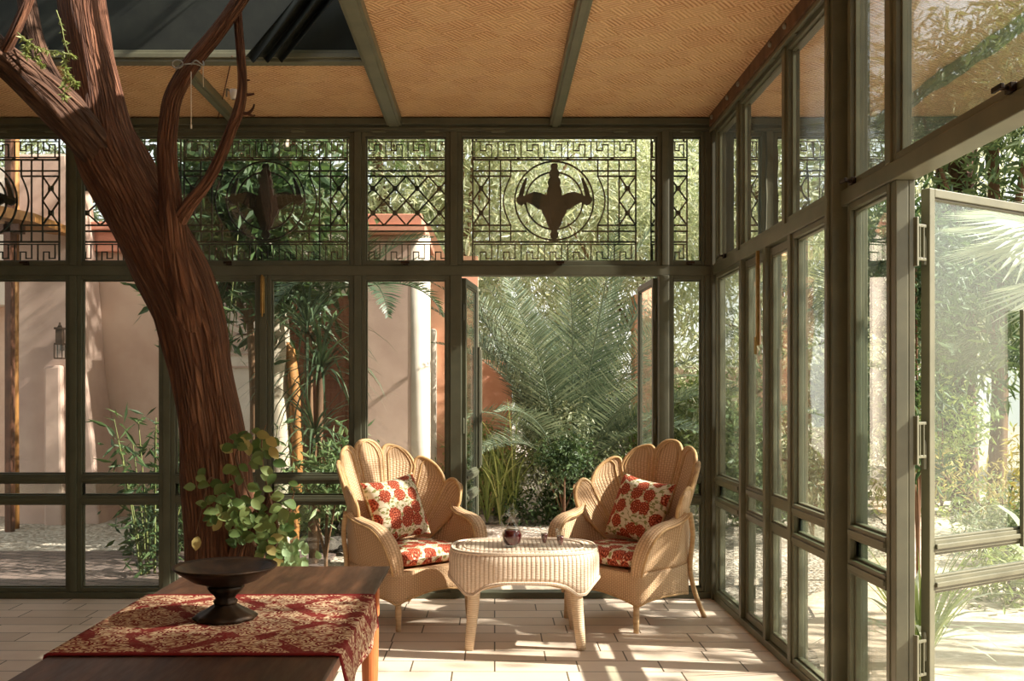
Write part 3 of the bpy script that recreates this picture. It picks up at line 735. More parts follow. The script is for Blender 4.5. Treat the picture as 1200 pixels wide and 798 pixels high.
def cushion_mesh(w, d, h, pinch, n=22, uvo=(0,0), crown=.5):
    mb = MB()
    def fn(side):
        def f(a, b):
            x, y = 2*a-1, 2*b-1
            e = (1-abs(x)**3.2)*(1-abs(y)**3.2); pr = max(0, e)**crown
            k = 1 - pinch*(1-abs(x)**2)*abs(y)**2; k2 = 1 - pinch*(1-abs(y)**2)*abs(x)**2
            wr = .004*mnoise.noise(Vector((x*3+uvo[0]*9, y*3, side*2)))
            return (x*w/2*k2, y*d/2*k, side*(h/2*pr) + wr*min(1, e*2))
        return f
    mb.grid(fn(1), n, n, lambda a, b: (a*w+uvo[0], b*d+uvo[1])); g2 = MB().grid(fn(-1), n, n, lambda a, b: (a*w+uvo[0]+1.3, b*d+uvo[1]))
    fl = [q[::-1] for q in g2.f]; uvl = [None]*len(g2.v)
    for k, q in enumerate(g2.f):
        for i, vi in enumerate(q): uvl[vi] = g2.uv[k][i]
    mb.add(g2.v, fl, uvl); return mb
def make_cushions(chair, which):
    R = Matrix.Translation(chair.location) @ Matrix.Rotation(chair.rotation_euler.z, 4, 'Z')
    s = cushion_mesh(.57, .52, .125, .02, 24, (.11 if which else .5, .2), .30)
    rim = []
    o = s.build('seat_cushion', MAT['floral_cloth'], smooth=True)
    o.matrix_world = R @ Matrix.Translation((0, -.055, .430))
    tag(o, 'red flowered seat cushion on the chair ' + ('by the corner post' if which else 'nearest the tree'), 'cushion', 'floral seat cushions')
    p = cushion_mesh(.44, .43, .17, .10, 24, (.33+which*.4, .77), .55).build('throw_pillow', MAT['floral_cloth'], smooth=True)
    p.matrix_world = R @ Matrix.Translation((.0, .105, .690)) @ Matrix.Rotation(math.radians(0), 4, 'Z') @ Matrix.Rotation(math.radians(70), 4, 'X') @ Matrix.Rotation(math.radians(-7 if which else 6), 4, 'Z')
    tag(p, 'square red flowered pillow leaning in the chair ' + ('by the corner post' if which else 'nearest the tree'), 'pillow', 'floral pillows')
    for q in (o, p):
        c = list(q.data.vertices); 
chA = make_chair('rattan_armchair', 'scalloped rattan armchair nearest the tree, turned to the wicker table')
chB = copy_tree(chA, None, 'scalloped rattan armchair by the corner post, turned to the wicker table')
chA.location = (-.545, 6.44, 0); chA.rotation_euler.z = math.radians(43)
chB.location = (.890, 6.40, 0); chB.rotation_euler.z = math.radians(-47)
make_cushions(chA, 0); make_cushions(chB, 1)

# --- wicker coffee table
def make_coffee():
    root = empty('wicker_coffee_table', (.195, 5.86, 0), label='oval pale wicker coffee table standing between the two armchairs', cat='coffee table')
    A, B, E = .435, .325, 2.7
    def plan(t, ins=0.0):
        c, s = math.cos(t), math.sin(t); return ((A-ins)*np.sign(c)*abs(c)**(2/E), (B-ins)*np.sign(s)*abs(s)**(2/E))
    LEG = [math.atan2(math.sin(x), math.cos(x)) for x in (.86, PI-.86, PI+.86, -.86)]
    pos = [plan(t) for t in LEG]
    N = 144; ths = [2*PI*k/N for k in range(N+1)]
    cum = [0]
    for k in range(N): p, q = plan(ths[k]), plan(ths[k+1]); cum.append(cum[-1]+math.hypot(p[0]-q[0], p[1]-q[1]))
    legs_u = []
    for t in LEG:
        k = min(range(N), key=lambda i: abs(math.atan2(math.sin(ths[i]-t), math.cos(ths[i]-t)))); legs_u.append(cum[k])
    per = cum[-1]
    def zlow(u):
        d = min(min(abs(u-l), per-abs(u-l)) for l in legs_u)
        return .315 + .075*(1-math.exp(-(max(0, d-.025)/.07)**1.3))
    def skirt(a, b):
        k = min(int(round(a*N)), N); zl = zlow(cum[k]); 
        prof = [(0, zl), (0, zl+(.505-zl)*.25), (0, zl+(.505-zl)*.5), (0, zl+(.505-zl)*.75), (0, .505), (.004, .525), (.014, .540), (.032, .548)]
        ins, z = prof[int(round(b*7))]; x, y = plan(ths[k], ins); return (x, y, z)
    MB().grid(skirt, N, 7, lambda a, b: (cum[min(int(round(a*N)), N)], b*.24)).build('skirt', MAT['weave_table'], root, smooth=True, solid=.010)
    rings = [.028, .05, .075, .10, .125, .16, .20, .25, .30]
    def topf(a, b):
        k = min(int(round(a*N)), N); ins = rings[int(round(b*8))]; x, y = plan(ths[k], 0); f = 1-ins/.325
        return (x*f, y*f, .547 + .0025*math.sin(b*8*PI) * .4)
    tp = MB().grid(topf, N, 8, lambda a, b: tuple(topf(a, b)[:2]))
    tp.build('tabletop', MAT['weave_table'], root, smooth=True, solid=.008)
    for ins in (.012, .085): MB().tube([(*plan(t, ins), .545 if ins < .05 else .551) for t in ths[:-1]], .010 if ins < .05 else .006, 7, closed=True).build('braid', MAT['weave_table'], root, smooth=True)
    MB().tube([(*plan(ths[k], -.004), zlow(cum[k])) for k in range(N)], .009, 7, closed=True).build('braid', MAT['weave_table'], root, smooth=True)
    for (x, y) in pos:
        sx = .012*np.sign(x)
        MB().tube([(x*.955+sx*1.2, y*.93, 0), (x*.94+sx*.6, y*.915, .12), (x*.925, y*.90, .25), (x*.905, y*.87, .36), (x*.90, y*.86, .50)], [.026, .030, .034, .036, .034], 14).build('leg', MAT['leg_wrap'], root, smooth=True)
    for s in (1, -1):
        MB().tube([(pos[0][0]*.93*(2*k/16-1), s*pos[0][1]*.9, .335+.05*math.sin(PI*k/16)) for k in range(17)], .016, 8).build('stretcher', MAT['rattan_pole'], root, smooth=True)
    return root
t = NT('leg_wrap'); p = t.pos(); w = t.n('TexWave', {'bands_direction': 'Z'}, Vector=p, Scale=26.0, Distortion=1.2, Detail=2.0).outputs[1]; n = t.noise(p, 12, 4)
t.surf(t.mix(t.math('MULTIPLY', n, .5), t.ramp(w, [(0, srgb(196,164,128)), (.5, srgb(224,198,166))]), srgb(230,206,176)), .5, t.bump(w, .35, .004)); MAT['leg_wrap'] = t.m
coffee = make_coffee()
ZT = .5535
# carafe
def on_table(px, py, Y=None):   # point on the tabletop seen at this pixel
    Y = F*(EYE-ZT)/(py-CY); return ((px-CX)*Y/F, Y, ZT)
c = empty('wine_carafe', on_table(600, 640.5), label='round glass carafe of red wine with pointed stopper', cat='carafe')
outer = [(.0,.001),(.034,.001),(.040,.006),(.052,.028),(.060,.055),(.059,.075),(.050,.098),(.034,.122),(.022,.142),(.018,.160),(.020,.175),(.034,.190),(.037,.196)]
inner = [(.033,.194),(.017,.176),(.015,.160),(.019,.142),(.031,.121),(.047,.097),(.056,.074),(.057,.055),(.049,.030),(.036,.010),(.0,.008)]
MB().lathe(outer + inner, 36).build('bottle_glass', MAT['vessel_glass'], c, smooth=True)
MB().lathe([(0,.010),(.035,.012),(.047,.030),(.0545,.055),(.054,.073),(.046,.093),(.044,.096),(0,.096)], 32).build('wine', MAT['wine'], c, smooth=True)
MB().lathe([(0,.178),(.012,.180),(.014,.195),(.030,.203),(.030,.208),(.020,.214),(.012,.226),(.014,.236),(.010,.248),(.003,.256),(0,.257)], 24).build('stopper', MAT['vessel_glass'], c, smooth=True)
MB().tube(smooth_path([(-.028,0,.178), (-.052,0,.186), (-.068,0,.166), (-.062,0,.136), (-.042,0,.112)], 5), .0055, 8).build('handle', MAT['vessel_glass'], c, smooth=True)
def make_glass():
    g = empty('wine_glass', label='small flared glass of red wine next to the carafe', cat='glass', group='small glasses of red wine')
    MB().lathe([(0,0),(.021,0),(.021,.003),(.008,.008),(.007,.014),(.013,.020),(.018,.050),(.024,.090),(.0285,.122),(.0272,.122),(.0225,.090),(.0165,.050),(.011,.024),(0,.022)], 28).build('glass_body', MAT['vessel_glass'], g, smooth=True)
    MB().lathe([(0,.0235),(.0105,.025),(.0158,.050),(.0206,.080),(0,.080)], 24).build('wine', MAT['wine'], g, smooth=True)
    return g
ga = make_glass(); ga.location = on_table(638, 641)
gb = copy_tree(ga, None, 'small flared glass of red wine on the corner side, farthest from the carafe'); gb.location = on_table(656.5, 644)

# --- long wooden table with runner and bowl
TX0, TX1, TY0, TY1, TZ = -1.178, -.405, 1.35, 4.02, .75
root = empty('wooden_dining_table', ((TX0+TX1)/2, (TY0+TY1)/2, 0), label='dark-topped wooden table with orange legs under a red runner', cat='table')
rl = lambda o: off(o, root)
rl(MB().box(TX0, TX1, TY0, TY1, TZ-.012, TZ).box(TX0+.012, TX1-.012, TY0+.012, TY1-.012, TZ-.030, TZ-.012).build('tabletop', MAT['table_top_wood'], root, bevel=.006))
rl(MB().box(TX0+.045, TX1-.045, TY1-.075, TY1-.05, .62, TZ-.03).box(TX0+.045, TX1-.045, TY0+.05, TY0+.075, .62, TZ-.03).box(TX0+.05, TX0+.075, TY0+.06, TY1-.06, .62, TZ-.03).box(TX1-.075, TX1-.05, TY0+.06, TY1-.06, .62, TZ-.03).build('apron', MAT['table_leg_wood'], root, bevel=.003))
for x in (TX0+.075, TX1-.072):
    for y in (TY0+.09, TY1-.085):
        mb = MB().box(x-.034, x+.034, y-.034, y+.034, .565, TZ-.03)
        mb.lathe([(.036,.565),(.030,.560),(.026,.553),(.033,.546),(.035,.535),(.034,.40),(.026,.16),(.022,.10),(.027,.085),(.024,.04),(.018,0),(0,0)], 20, (x, y, 0))
        rl(mb.build('leg', MAT['table_leg_wood'], root, bevel=.003))
# runner: cloth lying across the table, hanging over both long edges
RY_0, RY_1 = 2.635, 3.43; HANG = .112
def runner(a, b):
    Lx = TX1-TX0; tot = Lx + 2*HANG; s = a*tot - HANG; y = RY_0 + (RY_1-RY_0)*b
    wob = .004*math.sin(b*17+a*3)
    if s < 0: x = TX0 - .004 - .020*min(1, -s/.1) - abs(.008*math.sin(b*13)*s/HANG); z = TZ + .004 + s if s < -.004 else TZ+.004
    elif s > Lx: e = s-Lx; x = TX1 + .004 + .012*min(1, e/.1) + (.008*math.sin(b*11+1)+.006)*e/HANG; z = TZ + .004 - e
    else: x = TX0 + s; z = TZ + .0045 + .0012*math.sin(a*23)*math.sin(b*19)
    return (x, y + wob, z)
o = MB().grid(runner, 90, 40, lambda a, b: (a*.998, b*.81)).build('table_runner', MAT['damask_cloth'], smooth=True, solid=.004)
tag(o, 'red and cream damask runner laid across the dark wooden table', 'table runner')
o = empty('pedestal_bowl', (-.815, 3.06, TZ+.0075), label='dark bronze pedestal bowl standing on the red runner', cat='bowl')
MB().lathe([(.0,.098),(.045,.100),(.10,.118),(.148,.150),(.157,.158),(.156,.163),(.146,.156),(.10,.128),(.05,.112),(0,.109)], 48).build('dish', MAT['bronze'], o, smooth=True)
MB().lathe([(.0,.040),(.030,.042),(.034,.052),(.026,.062),(.034,.074),(.044,.084),(.052,.096),(.046,.104),(0,.104)], 32, flute=.12, fk=9).build('stem', MAT['bronze'], o, smooth=True)
MB().lathe([(0,0),(.088,0),(.092,.006),(.080,.016),(.060,.026),(.038,.040),(.028,.046),(0,.046)], 40, flute=.08, fk=10).build('foot', MAT['bronze'], o, smooth=True)
# ============================================== the tree inside the room
TRY = 5.10
def tp(px, py, dy=0.0):
    v = at(px, py, TRY + dy); return (v.x, v.y, v.z)
def trunk_path(pts, sub=6):
    S = F / TRY
    return smooth_path([(*tp(p[0], p[1], p[3] if len(p) > 3 else 0), p[2]/S) for p in pts], sub)
base = at(268, 785, TRY); base.z = 0
tree = empty('garden_tree', base, label='old reddish tree growing through the floor and forking up through the roof opening', cat='tree')
def limb(name, pts, n=20, wob=.14, mat='bark', seed=0.0, parent=tree, sub=6):
    P = trunk_path(pts, sub)
    o = MB().tube([p[:3] for p in P], [max(.004, p[3]) for p in P], n, True, wob, seed).build(name, MAT[mat], parent, smooth=True)
    if parent is tree: off(o, tree)
    return o
limb('trunk', [(274,800,58),(270,760,54),(268,700,49),(264,650,44),(259,600,40),(253,550,38),(247,500,37),(239,450,37),(229,400,38),(215,355,39),(195,310,40),(172,265,39),(152,225,38),(132,185,38),(122,155,34),(115,115,29),(106,70,26.5),(99,30,26),(95,-5,25),(90,-50,24),(84,-95,22),(78,-140,20),(70,-220,16),(80,-320,9)], 28, .16, 'bark_red', 1.3, sub=8)
limb('limb', [(150,215,24,-.02),(126,188,25,-.05),(96,152,25,-.10),(62,117,24,-.16),(26,86,21,-.20),(-2,62,19,-.24),(-40,22,17,-.3),(-75,-30,15,-.3),(-95,-90,13,-.3),(-120,-180,10,-.3),(-140,-260,6,-.3)], 20, .14, 'bark', 5.1)
limb('limb', [(112,185,18,.10),(88,150,17,.18),(66,112,17,.22),(50,78,14,.25),(38,42,12,.25),(32,8,11,.25),(26,-30,10,.25),(20,-90,9,.25)], 16, .14, 'bark', 9.4)
limb('limb', [(-2,72,6,-.25),(5,62,6.5,-.28),(18,36,6,-.3),(34,-2,5.5,-.3),(46,-45,5,-.3)], 10, .1, 'bark_red', 3.3)
limb('limb', [(226,400,20,-.06),(219,360,21,-.10),(212,330,19,-.12),(206,295,16,-.12),(202,258,14.5,-.12),(198,222,12.5,-.12),(195,180,11,-.14),(198,142,10.5,-.16),(204,112,10,-.18),(224,76,9.5,-.2),(250,44,9,-.22),(272,14,8.5,-.24),(292,-18,8,-.24),(312,-70,7.5,-.2),(322,-120,7,-.2),(300,-220,5,-.2)], 16, .12, 'bark_red', 7.7)
br = limb('branch', [(208,262,9,-.12),(222,240,8,-.15),(242,215,6.8,-.17),(258,185,6.4,-.18),(271,152,6.2,-.19),(280,128,6.2,-.2),(284,100,5.4,-.2),(282,62,5.2,-.2),(279,25,5,-.2),(277,-10,4.8,-.2),(276,-60,4.5,-.2)], 12, .1, 'bark_red', 2.2)
for pts in ([(283,108,2.2),(290,111,1.8),(298,110,1.2)], [(282,132,2.6),(290,133,2.0),(296,128,1.4),(298,122,.9)], [(290,133,1.8),(296,136,1.2),(299,135,.8)], [(283,92,1.8),(288,94,1.4),(293,94,.8)]):
    P = trunk_path([(a, b, r, -.2) for a, b, r in pts], 4); off(MB().tube([p[:3] for p in P], [p[3] for p in P], 7).build('twig', MAT['bark_red'], tree, smooth=True), tree)
# gnarled side stump and buttress at the foot
limb('stump', [(284,800,40,-.16),(290,740,30,-.18),(292,690,25,-.20),(288,655,19,-.21),(292,630,15,-.22),(302,612,12,-.22),(312,598,10,-.2),(316,585,7,-.18),(314,575,4,-.16)], 18, .2, 'bark_red', 4.4)
limb('stump', [(352,800,9,-.2),(346,730,8.5,-.2),(340,690,8,-.2),(335,662,7,-.2),(328,640,6,-.2),(322,620,4.5,-.2),(318,606,3,-.2)], 12, .2, 'bark_red', 8.4)
limb('buttress', [(238,800,26,-.10),(240,740,22,-.08),(243,690,18,-.06),(242,640,15,-.03),(238,590,14,0),(234,540,14,.02)], 14, .2, 'bark', 6.1)

# ---- leaf helper
def unit(v): return v/np.maximum(1e-9, np.linalg.norm(v, axis=1, keepdims=True))
def leaves(C, D, L, W, fold=.12, mid=.45, seed=1):
    """Folded leaf blades: base at C, direction D, length L, width W, as vertex and face arrays."""
    r = np.random.default_rng(seed); n = len(C); D = unit(D)
    S = unit(np.cross(D, unit(r.normal(size=(n,3))))); N = np.cross(S, D)
    L = np.broadcast_to(np.asarray(L, float), (n,))[:,None]; W = np.broadcast_to(np.asarray(W, float), (n,))[:,None]
    m = C + D*L*mid + N*W*fold
    V = np.stack([C, m - S*W/2, C + D*L - N*W*fold*1.2, m + S*W/2], 1).reshape(-1,3)
    i = np.arange(n)[:,None]*4
    Fc = np.concatenate([i + np.array([[0,1,2]]), i + np.array([[0,2,3]])], 0)
    return V, Fc
def np_obj(name, V, Fc, mat, parent=None):
    me = bpy.data.meshes.new(name); me.from_pydata(V.tolist(), [], Fc.tolist()); me.update()
    me.materials.append(MAT[mat]); o = bpy.data.objects.new(name, me); COL.objects.link(o)
    if parent: o.parent = parent
    return o
def merge(parts):
    V = []; Fc = []; b = 0
    for v, f in parts: V.append(v); Fc.append(f + b); b += len(v)
    return np.concatenate(V), np.concatenate(Fc)
def round_leaf(c, d, nrm, L, W):
    """a rounded leaf of eight sides with a pointed tip"""
    d = Vector(d).normalized(); s = d.cross(Vector(nrm)).normalized(); n = s.cross(d)
    pr = [(0,0),(.15,.30),(.40,.5),(.65,.44),(.85,.25),(1.0,0),(.85,-.25),(.65,-.44),(.40,-.5),(.15,-.30)]
    vs = [Vector(c) + d*(a*L) + s*(b*W) + n*(abs(b)*W*.35 - a*a*L*.15) for a, b in pr]
    k = len(vs); vs += [Vector(c) + d*(a*L) - n*(a*a*L*.15) for a in (.2, .45, .7)]
    f = [(0,1,k),(1,2,k+1,k),(2,3,k+2,k+1),(3,4,k+2),(4,5,k+2),(0,k,9),(9,k,k+1,8),(8,k+1,k+2,7),(7,k+2,6),(6,k+2,5)]
    return vs, f

# ---- climbing plant on the foot of the tree
vine = empty('climbing_vine', (at(300, 785, 4.78).x, 4.78, 0), label='climbing plant with round green leaves at the foot of the leaning tree', cat='plant')
VY = 4.78
def vp(px, py, dy=0): return at(px, py, VY+dy)
rr = random.Random(5)
stems = [[(318,785),(322,700),(318,650),(300,600),(285,560),(282,520),(290,505)], [(322,700),(330,640),(318,590),(308,545),(307,515),(312,498)], [(300,640),(282,610),(262,575),(246,560),(238,590),(230,625)], [(310,620),(290,600),(268,600),(255,622)], [(318,650),(336,610),(345,575)], [(330,690),(338,665),(346,648)], [(285,560),(276,535),(284,520)]]
mb = MB()
for s in stems:
    P = smooth_path([(*vp(a, b, rr.uniform(-.06, .06)), .006) for a, b in s], 6)
    mb.tube([p[:3] for p in P], [max(.0022, .0075*(1-.75*k/len(P))) for k in range(len(P))], 7)
off(mb.build('stem', MAT['stem_brown'], vine, smooth=True), vine)
lm = MB(); spots = []
for k in range(190):
    s = rr.choice(stems[:5]); i = rr.randrange(len(s)-1); t = rr.random()
    px = s[i][0]+(s[i+1][0]-s[i][0])*t + rr.gauss(0, 11); py = s[i][1]+(s[i+1][1]-s[i][1])*t + rr.gauss(0, 9)
    if 505 < py < 690 and 226 < px < 352: spots.append((px, py))
for px, py in spots:
    a = rr.uniform(0, 2*PI); L = rr.uniform(.045, .074)
    d = (math.cos(a)*.8, rr.uniform(-.5, .1), math.sin(a)*.6-.35)
    lm.add(*round_leaf(vp(px, py, rr.uniform(-.16, .06)), d, (rr.uniform(-.4, .4), -1, rr.uniform(.1, .7)), L, L*.72))
off(lm.build('foliage', MAT['leaf_vine'], vine, smooth=True), vine)
lm = MB()
for px, py, a in ((282,512,-.9),(290,517,-1.4),(300,508,-.2),(312,512,-.7),(316,524,-.9),(273,530,2.6),(232,628,-1.7),(260,608,-2.2),(262,602,-2.6),(312,640,-.6),(316,632,.2),(320,655,-.5)):
    lm.add(*round_leaf(vp(px, py, -.1), (math.cos(a), -.2, math.sin(a)), (.1, -1, .3), .070, .046))
off(lm.build('yellow_foliage', MAT['leaf_gold'], vine, smooth=True), vine)
# small jade plant in front of the tree
jade = empty('jade_plant', (at(345, 785, 4.55).x, 4.55, 0), label='pale round-leaved succulent just showing over the table edge', cat='plant')
lm = MB(); sm = MB()
for k in range(48):
    px, py = 346 + rr.gauss(0, 9), 655 + rr.gauss(0, 9)
    a = rr.uniform(.2, PI-.2); lm.add(*round_leaf(at(px, py, 4.55+rr.uniform(-.08,.08)), (math.cos(a)*.6, -.2, 1), (rr.uniform(-.5,.5), -1, .2), .042, .034))
for k in range(5):
    P = [at(340+k*4, 785, 4.55), at(342+k*3, 720, 4.55), at(336+k*6, 662, 4.55)]; sm.tube(P, .006, 6)
off(sm.build('stem', MAT['stem_green'], jade, smooth=True), jade); off(lm.build('foliage', MAT['leaf_jade'], jade, smooth=True), jade)

# ---- sprigs of fine leaves on the limbs
sp = MB(); V = []
def sprig(pts, L=.03, dens=5):
    P = smooth_path([(*at(a, b, TRY-.32), 0) for a, b in pts], 6)
    sp.tube([p[:3] for p in P], [.0032*(1-.6*k/len(P)) for k in range(len(P))], 5)
    for k, p in enumerate(P):
        if k < 3: continue
        for q in range(dens): V.append((p[:3], (rr.uniform(-1,1), rr.uniform(-.5,.5), rr.uniform(-1.1,.3)), L*rr.uniform(.6,1.3)))
sprig([(20,38),(32,48),(48,57),(68,61),(85,64)]); sprig([(32,48),(30,56),(31,66)], .028, 9); sprig([(66,12),(72,30),(76,50),(82,66)], .022, 2); sprig([(75,62),(76,80),(77,98),(75,115)], .03, 7); sprig([(76,86),(84,92),(90,100)], .026, 8); sprig([(40,62),(44,70),(50,77)], .026, 7)
sg = off(sp.build('sprig', MAT['stem_green'], tree, smooth=True), tree)
v, f = leaves(np.array([a for a, b, c in V]), np.array([b for a, b, c in V]), np.array([c for a, b, c in V]), np.array([c*.24 for a, b, c in V]))
np_obj('sprig_leaves', v, f, 'leaf_bright', sg)

cr = np.random.default_rng(3)
B = np.array([(-3.2,5.2,5.0,1.0),(-2.2,4.7,5.4,1.1),(-1.3,5.3,5.1,.9),(-2.6,5.9,5.6,1.0),(-1.0,4.6,5.9,.9),(-3.6,4.3,5.5,.9),(-1.9,5.6,6.2,.9),(-.3,5.2,5.6,.8)])
k = cr.integers(0, len(B), 520); C = B[k,:3] + unit(cr.normal(size=(520,3)))*B[k,3:]*cr.random((520,1))**.5
C = np.repeat(C, 9, 0) + cr.normal(size=(4680,3))*.10
v, f = leaves(C, cr.normal(size=C.shape)+np.array((0,0,-.5)), .15, .04, seed=4)
off(np_obj('crown', v, f, 'leaf_mid', tree), tree)

# ---- wire tie, cords and a small lamp on the tree
mb = MB()
c0 = Vector(tp(221, 80, -.2))
loop = [c0 + Vector((.058*math.cos(t), .058*math.sin(t), .012*math.cos(t))) for t in [2*PI*k/24 for k in range(24)]]
mb.tube(loop, .004, 6, closed=True)
e = c0 + Vector((.03, -.058, .0)); mb.tube(smooth_path([tuple(e), tuple(e+Vector((.03,-.02,.012))), tuple(e+Vector((.06,0,-.006))), tuple(e+Vector((.055,.01,.02)))], 5), .0035, 6)
e = c0 + Vector((-.035, -.05, 0)); mb.tube([e + Vector((.026*math.cos(t), -.012, .02*math.sin(t))) for t in [2*PI*k/16 for k in range(16)]], .0035, 6, closed=True)
tag(mb.build('wire_tie', MAT['steel'], smooth=True), 'pale wire tied in loops around the thin stem of the tree', 'wire')
mb = MB(); mb.tube([tp(224, 84, -.26), tp(224, 115, -.26), tp(224, 147, -.26)], .0022, 5); mb.lathe([(0,-.012),(.005,-.01),(.005,.008),(0,.01)], 8, tp(224, 148, -.26))
tag(mb.build('pull_cord', MAT['string_pale'], smooth=True), 'long pale pull cord hanging from the wire tie on the tree', 'cord')
mb = MB(); mb.tube([tp(238, 78, -.22), tp(238, 90, -.22), tp(238.5, 102, -.22)], .0022, 5)
tag(mb.build('pull_cord', MAT['string_pale'], smooth=True), 'short pale cord end hanging beside the wire tie', 'cord')
P = [at(272, 66, 5.66), at(264, 102, 6.25), at(255, 140, 7.0)]
tag(MB().tube(P, .0035, 6).build('stay_cord', MAT['cord_brown'], smooth=True), 'thin brown cord stretched from roof opening to the rear glass wall', 'cord')
l = empty('clip_spotlight', at(274, 111, 5.02), label='small white spotlight clipped to the thin branch', cat='lamp')
MB().lathe([(.012,-.022),(.016,-.02),(.020,.0),(.021,.024),(.017,.026),(0,.022)], 20).build('lamp_shade', MAT['white_enamel'], l, smooth=True)
mb = MB(); mb.bar((-.022,0,.02), (-.036,0,.03), .008, .008).bar((-.036,0,.03), (-.036,0,-.01), .008, .008); mb.build('clip', MAT['steel'], l)

# ---- canvas drawn up in the roof opening
def canvas(a, b, k=0):
    top = at(352+a*52, -14, 5.5); bot = at(288+a*42, 70, 5.60); p = bot.lerp(top, b)
    p.y += .05*math.sin(a*PI*5+b*1.5)*(.5+.5*b); p.z += .02*math.sin(a*PI*5+1); return p
o = MB().grid(canvas, 60, 16).build('canvas_blind', MAT['canvas_green'], smooth=True, solid=.004)
tag(o, 'folded green canvas blind drawn across the corner of the roof opening', 'blind')
# ======================================================== the garden
GZ = -.06
def gxy(px, py): Y = F*(EYE-GZ)/(py-CY); return Vector(((px-CX)*Y/F, Y, GZ))
def ground_mesh(name, fn, nu, nv, mat, label):
    return structure(MB().grid(fn, nu, nv).build(name, MAT[mat], smooth=True), label, 'ground')
structure(MB().box(-30, 40, -12, 45, GZ-.5, GZ-.02).build('gravel_ground', MAT['gravel']), 'grey gravel ground of the garden', 'ground')
structure(MB().box(-9, -1.45, BY+.12, 9.5, GZ-.3, GZ).build('brick_pavement', MAT['brick_paving']), 'shaded brick pavement outside the rear glass wall', 'pavement')
structure(MB().box(-1.45, 1.75, BY+.12, 8.1, GZ-.3, GZ+.004).build('step_pavement', MAT['sand_path']), 'pale doorstep paving outside the garden doors', 'pavement')
# winding path on the side
pc = [(2.6, -3, 1.0), (2.6, 2, 1.0), (2.75, 5, 1.05), (3.35, 7.2, .95), (4.25, 9.0, .65), (4.85, 10.5, .45), (5.1, 12, .40), (5.9, 13.6, .4), (7.5, 15, .4)]
P = smooth_path([(x, y, GZ-.008, w) for x, y, w in pc], 8)
def path_fn(a, b):
    k = min(len(P)-1, int(round(b*(len(P)-1)))); x, y, z, w = P[k]; q = P[min(k+1, len(P)-1)]; p0 = P[max(k-1, 0)]
    d = np.array((q[0]-p0[0], q[1]-p0[1])); d /= np.linalg.norm(d); n = np.array((d[1], -d[0])); s = (2*a-1)*w*(1+.08*math.sin(k*1.7))
    return (x+n[0]*s, y+n[1]*s, z)
structure(MB().grid(path_fn, 6, len(P)-1).build('garden_path', MAT['sand_path']), 'pale sandy path winding away through the side garden', 'path')
structure(MB().box(3.6, 14, 4.0, 9.2, GZ-.3, GZ+.05).build('soil_ground', MAT['soil']), 'planted earth bank beside the winding path', 'ground') if False else None

# ---- plastered walls and buildings
W1 = 12.3
def wx(px, Y): return (px-CX)*Y/F
def wz(py, Y): return EYE-(py-CY)*Y/F
o = structure(MB().box(-12, wx(312, W1), W1, W1+.5, GZ-.1, wz(296, W1)).build('wall_garden', MAT['plaster_pink']), 'bare pink plaster garden wall', 'wall')
z = wz(296, W1)
tag(MB().box(-12, wx(318, W1), W1-.10, W1+.6, z, z+.09).box(-12, wx(314, W1), W1-.05, W1+.55, z+.09, z+.26).box(-12, wx(320, W1), W1-.14, W1+.64, z+.26, z+.36).build('cornice', MAT['cornice_salmon'], o, bevel=.01), None)
# pier with flared foot, lantern on it
Y = 11.6
mb = MB()
pr = [(wx(18,Y), GZ-.1), (wx(18,Y), wz(180,Y)), (wx(78,Y), wz(180,Y)), (wx(90,Y), wz(330,Y)), (wx(97,Y), wz(430,Y)), (wx(107,Y), wz(510,Y)), (wx(117,Y), GZ-.1)]
mb.prism(pr, Y, W1)
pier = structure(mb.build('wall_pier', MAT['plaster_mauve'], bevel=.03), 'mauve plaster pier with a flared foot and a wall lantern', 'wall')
mb = MB().prism([(wx(56,Y), GZ-.1), (wx(56,Y), wz(430,Y)), (wx(76,Y), wz(428,Y)), (wx(78,Y), GZ-.1)], Y-.12, Y)
structure(mb.build('wall_step', MAT['plaster_mauve'], bevel=.03), 'low plaster projection under the wall lantern', 'wall')
l = empty('wall_lantern', (wx(74,Y), Y-.09, wz(421,Y)), label='brown metal wall lantern on the mauve plaster pier', cat='lantern')
s = .00993
mb = MB().box(-5*s,5*s,-.05,.05,0,.015).box(-4*s,4*s,-.03,.03,.18,.35).box(-5*s,5*s,-.05,.05,.34,.365).box(-5*s,5*s,-.05,.05,.165,.185)
for a in (-1, 1):
    for b in (-1, 1): mb.box(a*4.6*s-.006, a*4.6*s+.006, b*.044-.006, b*.044+.006, .01, .17)
mb.box(-.012,.012,.03,.09,.10,.30); mb.build('housing', MAT['lamp_metal'], l, bevel=.004)
MB().box(-4.2*s,4.2*s,-.040,.040,.018,.163).build('lantern_pane', MAT['vessel_glass'], l)
MB().lathe([(0,.36),(.03,.365),(.012,.40),(.012,.42),(0,.425)], 12).build('finial', MAT['lamp_metal'], l, smooth=True)
o = MB().box(wx(5,10.9), wx(13,10.9), 10.9, 11.0, GZ-.05, wz(150,10.9)).build('wooden_post', MAT['dark_wood'], bevel=.01); tag(o, 'dark square wooden post at the edge of the pier', 'post')
o = MB().tube([(wx(18,11.2), 11.2, GZ-.05), (wx(17,11.2), 11.2, 1.6), (wx(18,11.2), 11.2, wz(120,11.2))], .045, 10).build('gold_post', MAT['gold_wood'], smooth=True); tag(o, 'round golden brown pole standing before the mauve pier', 'post')
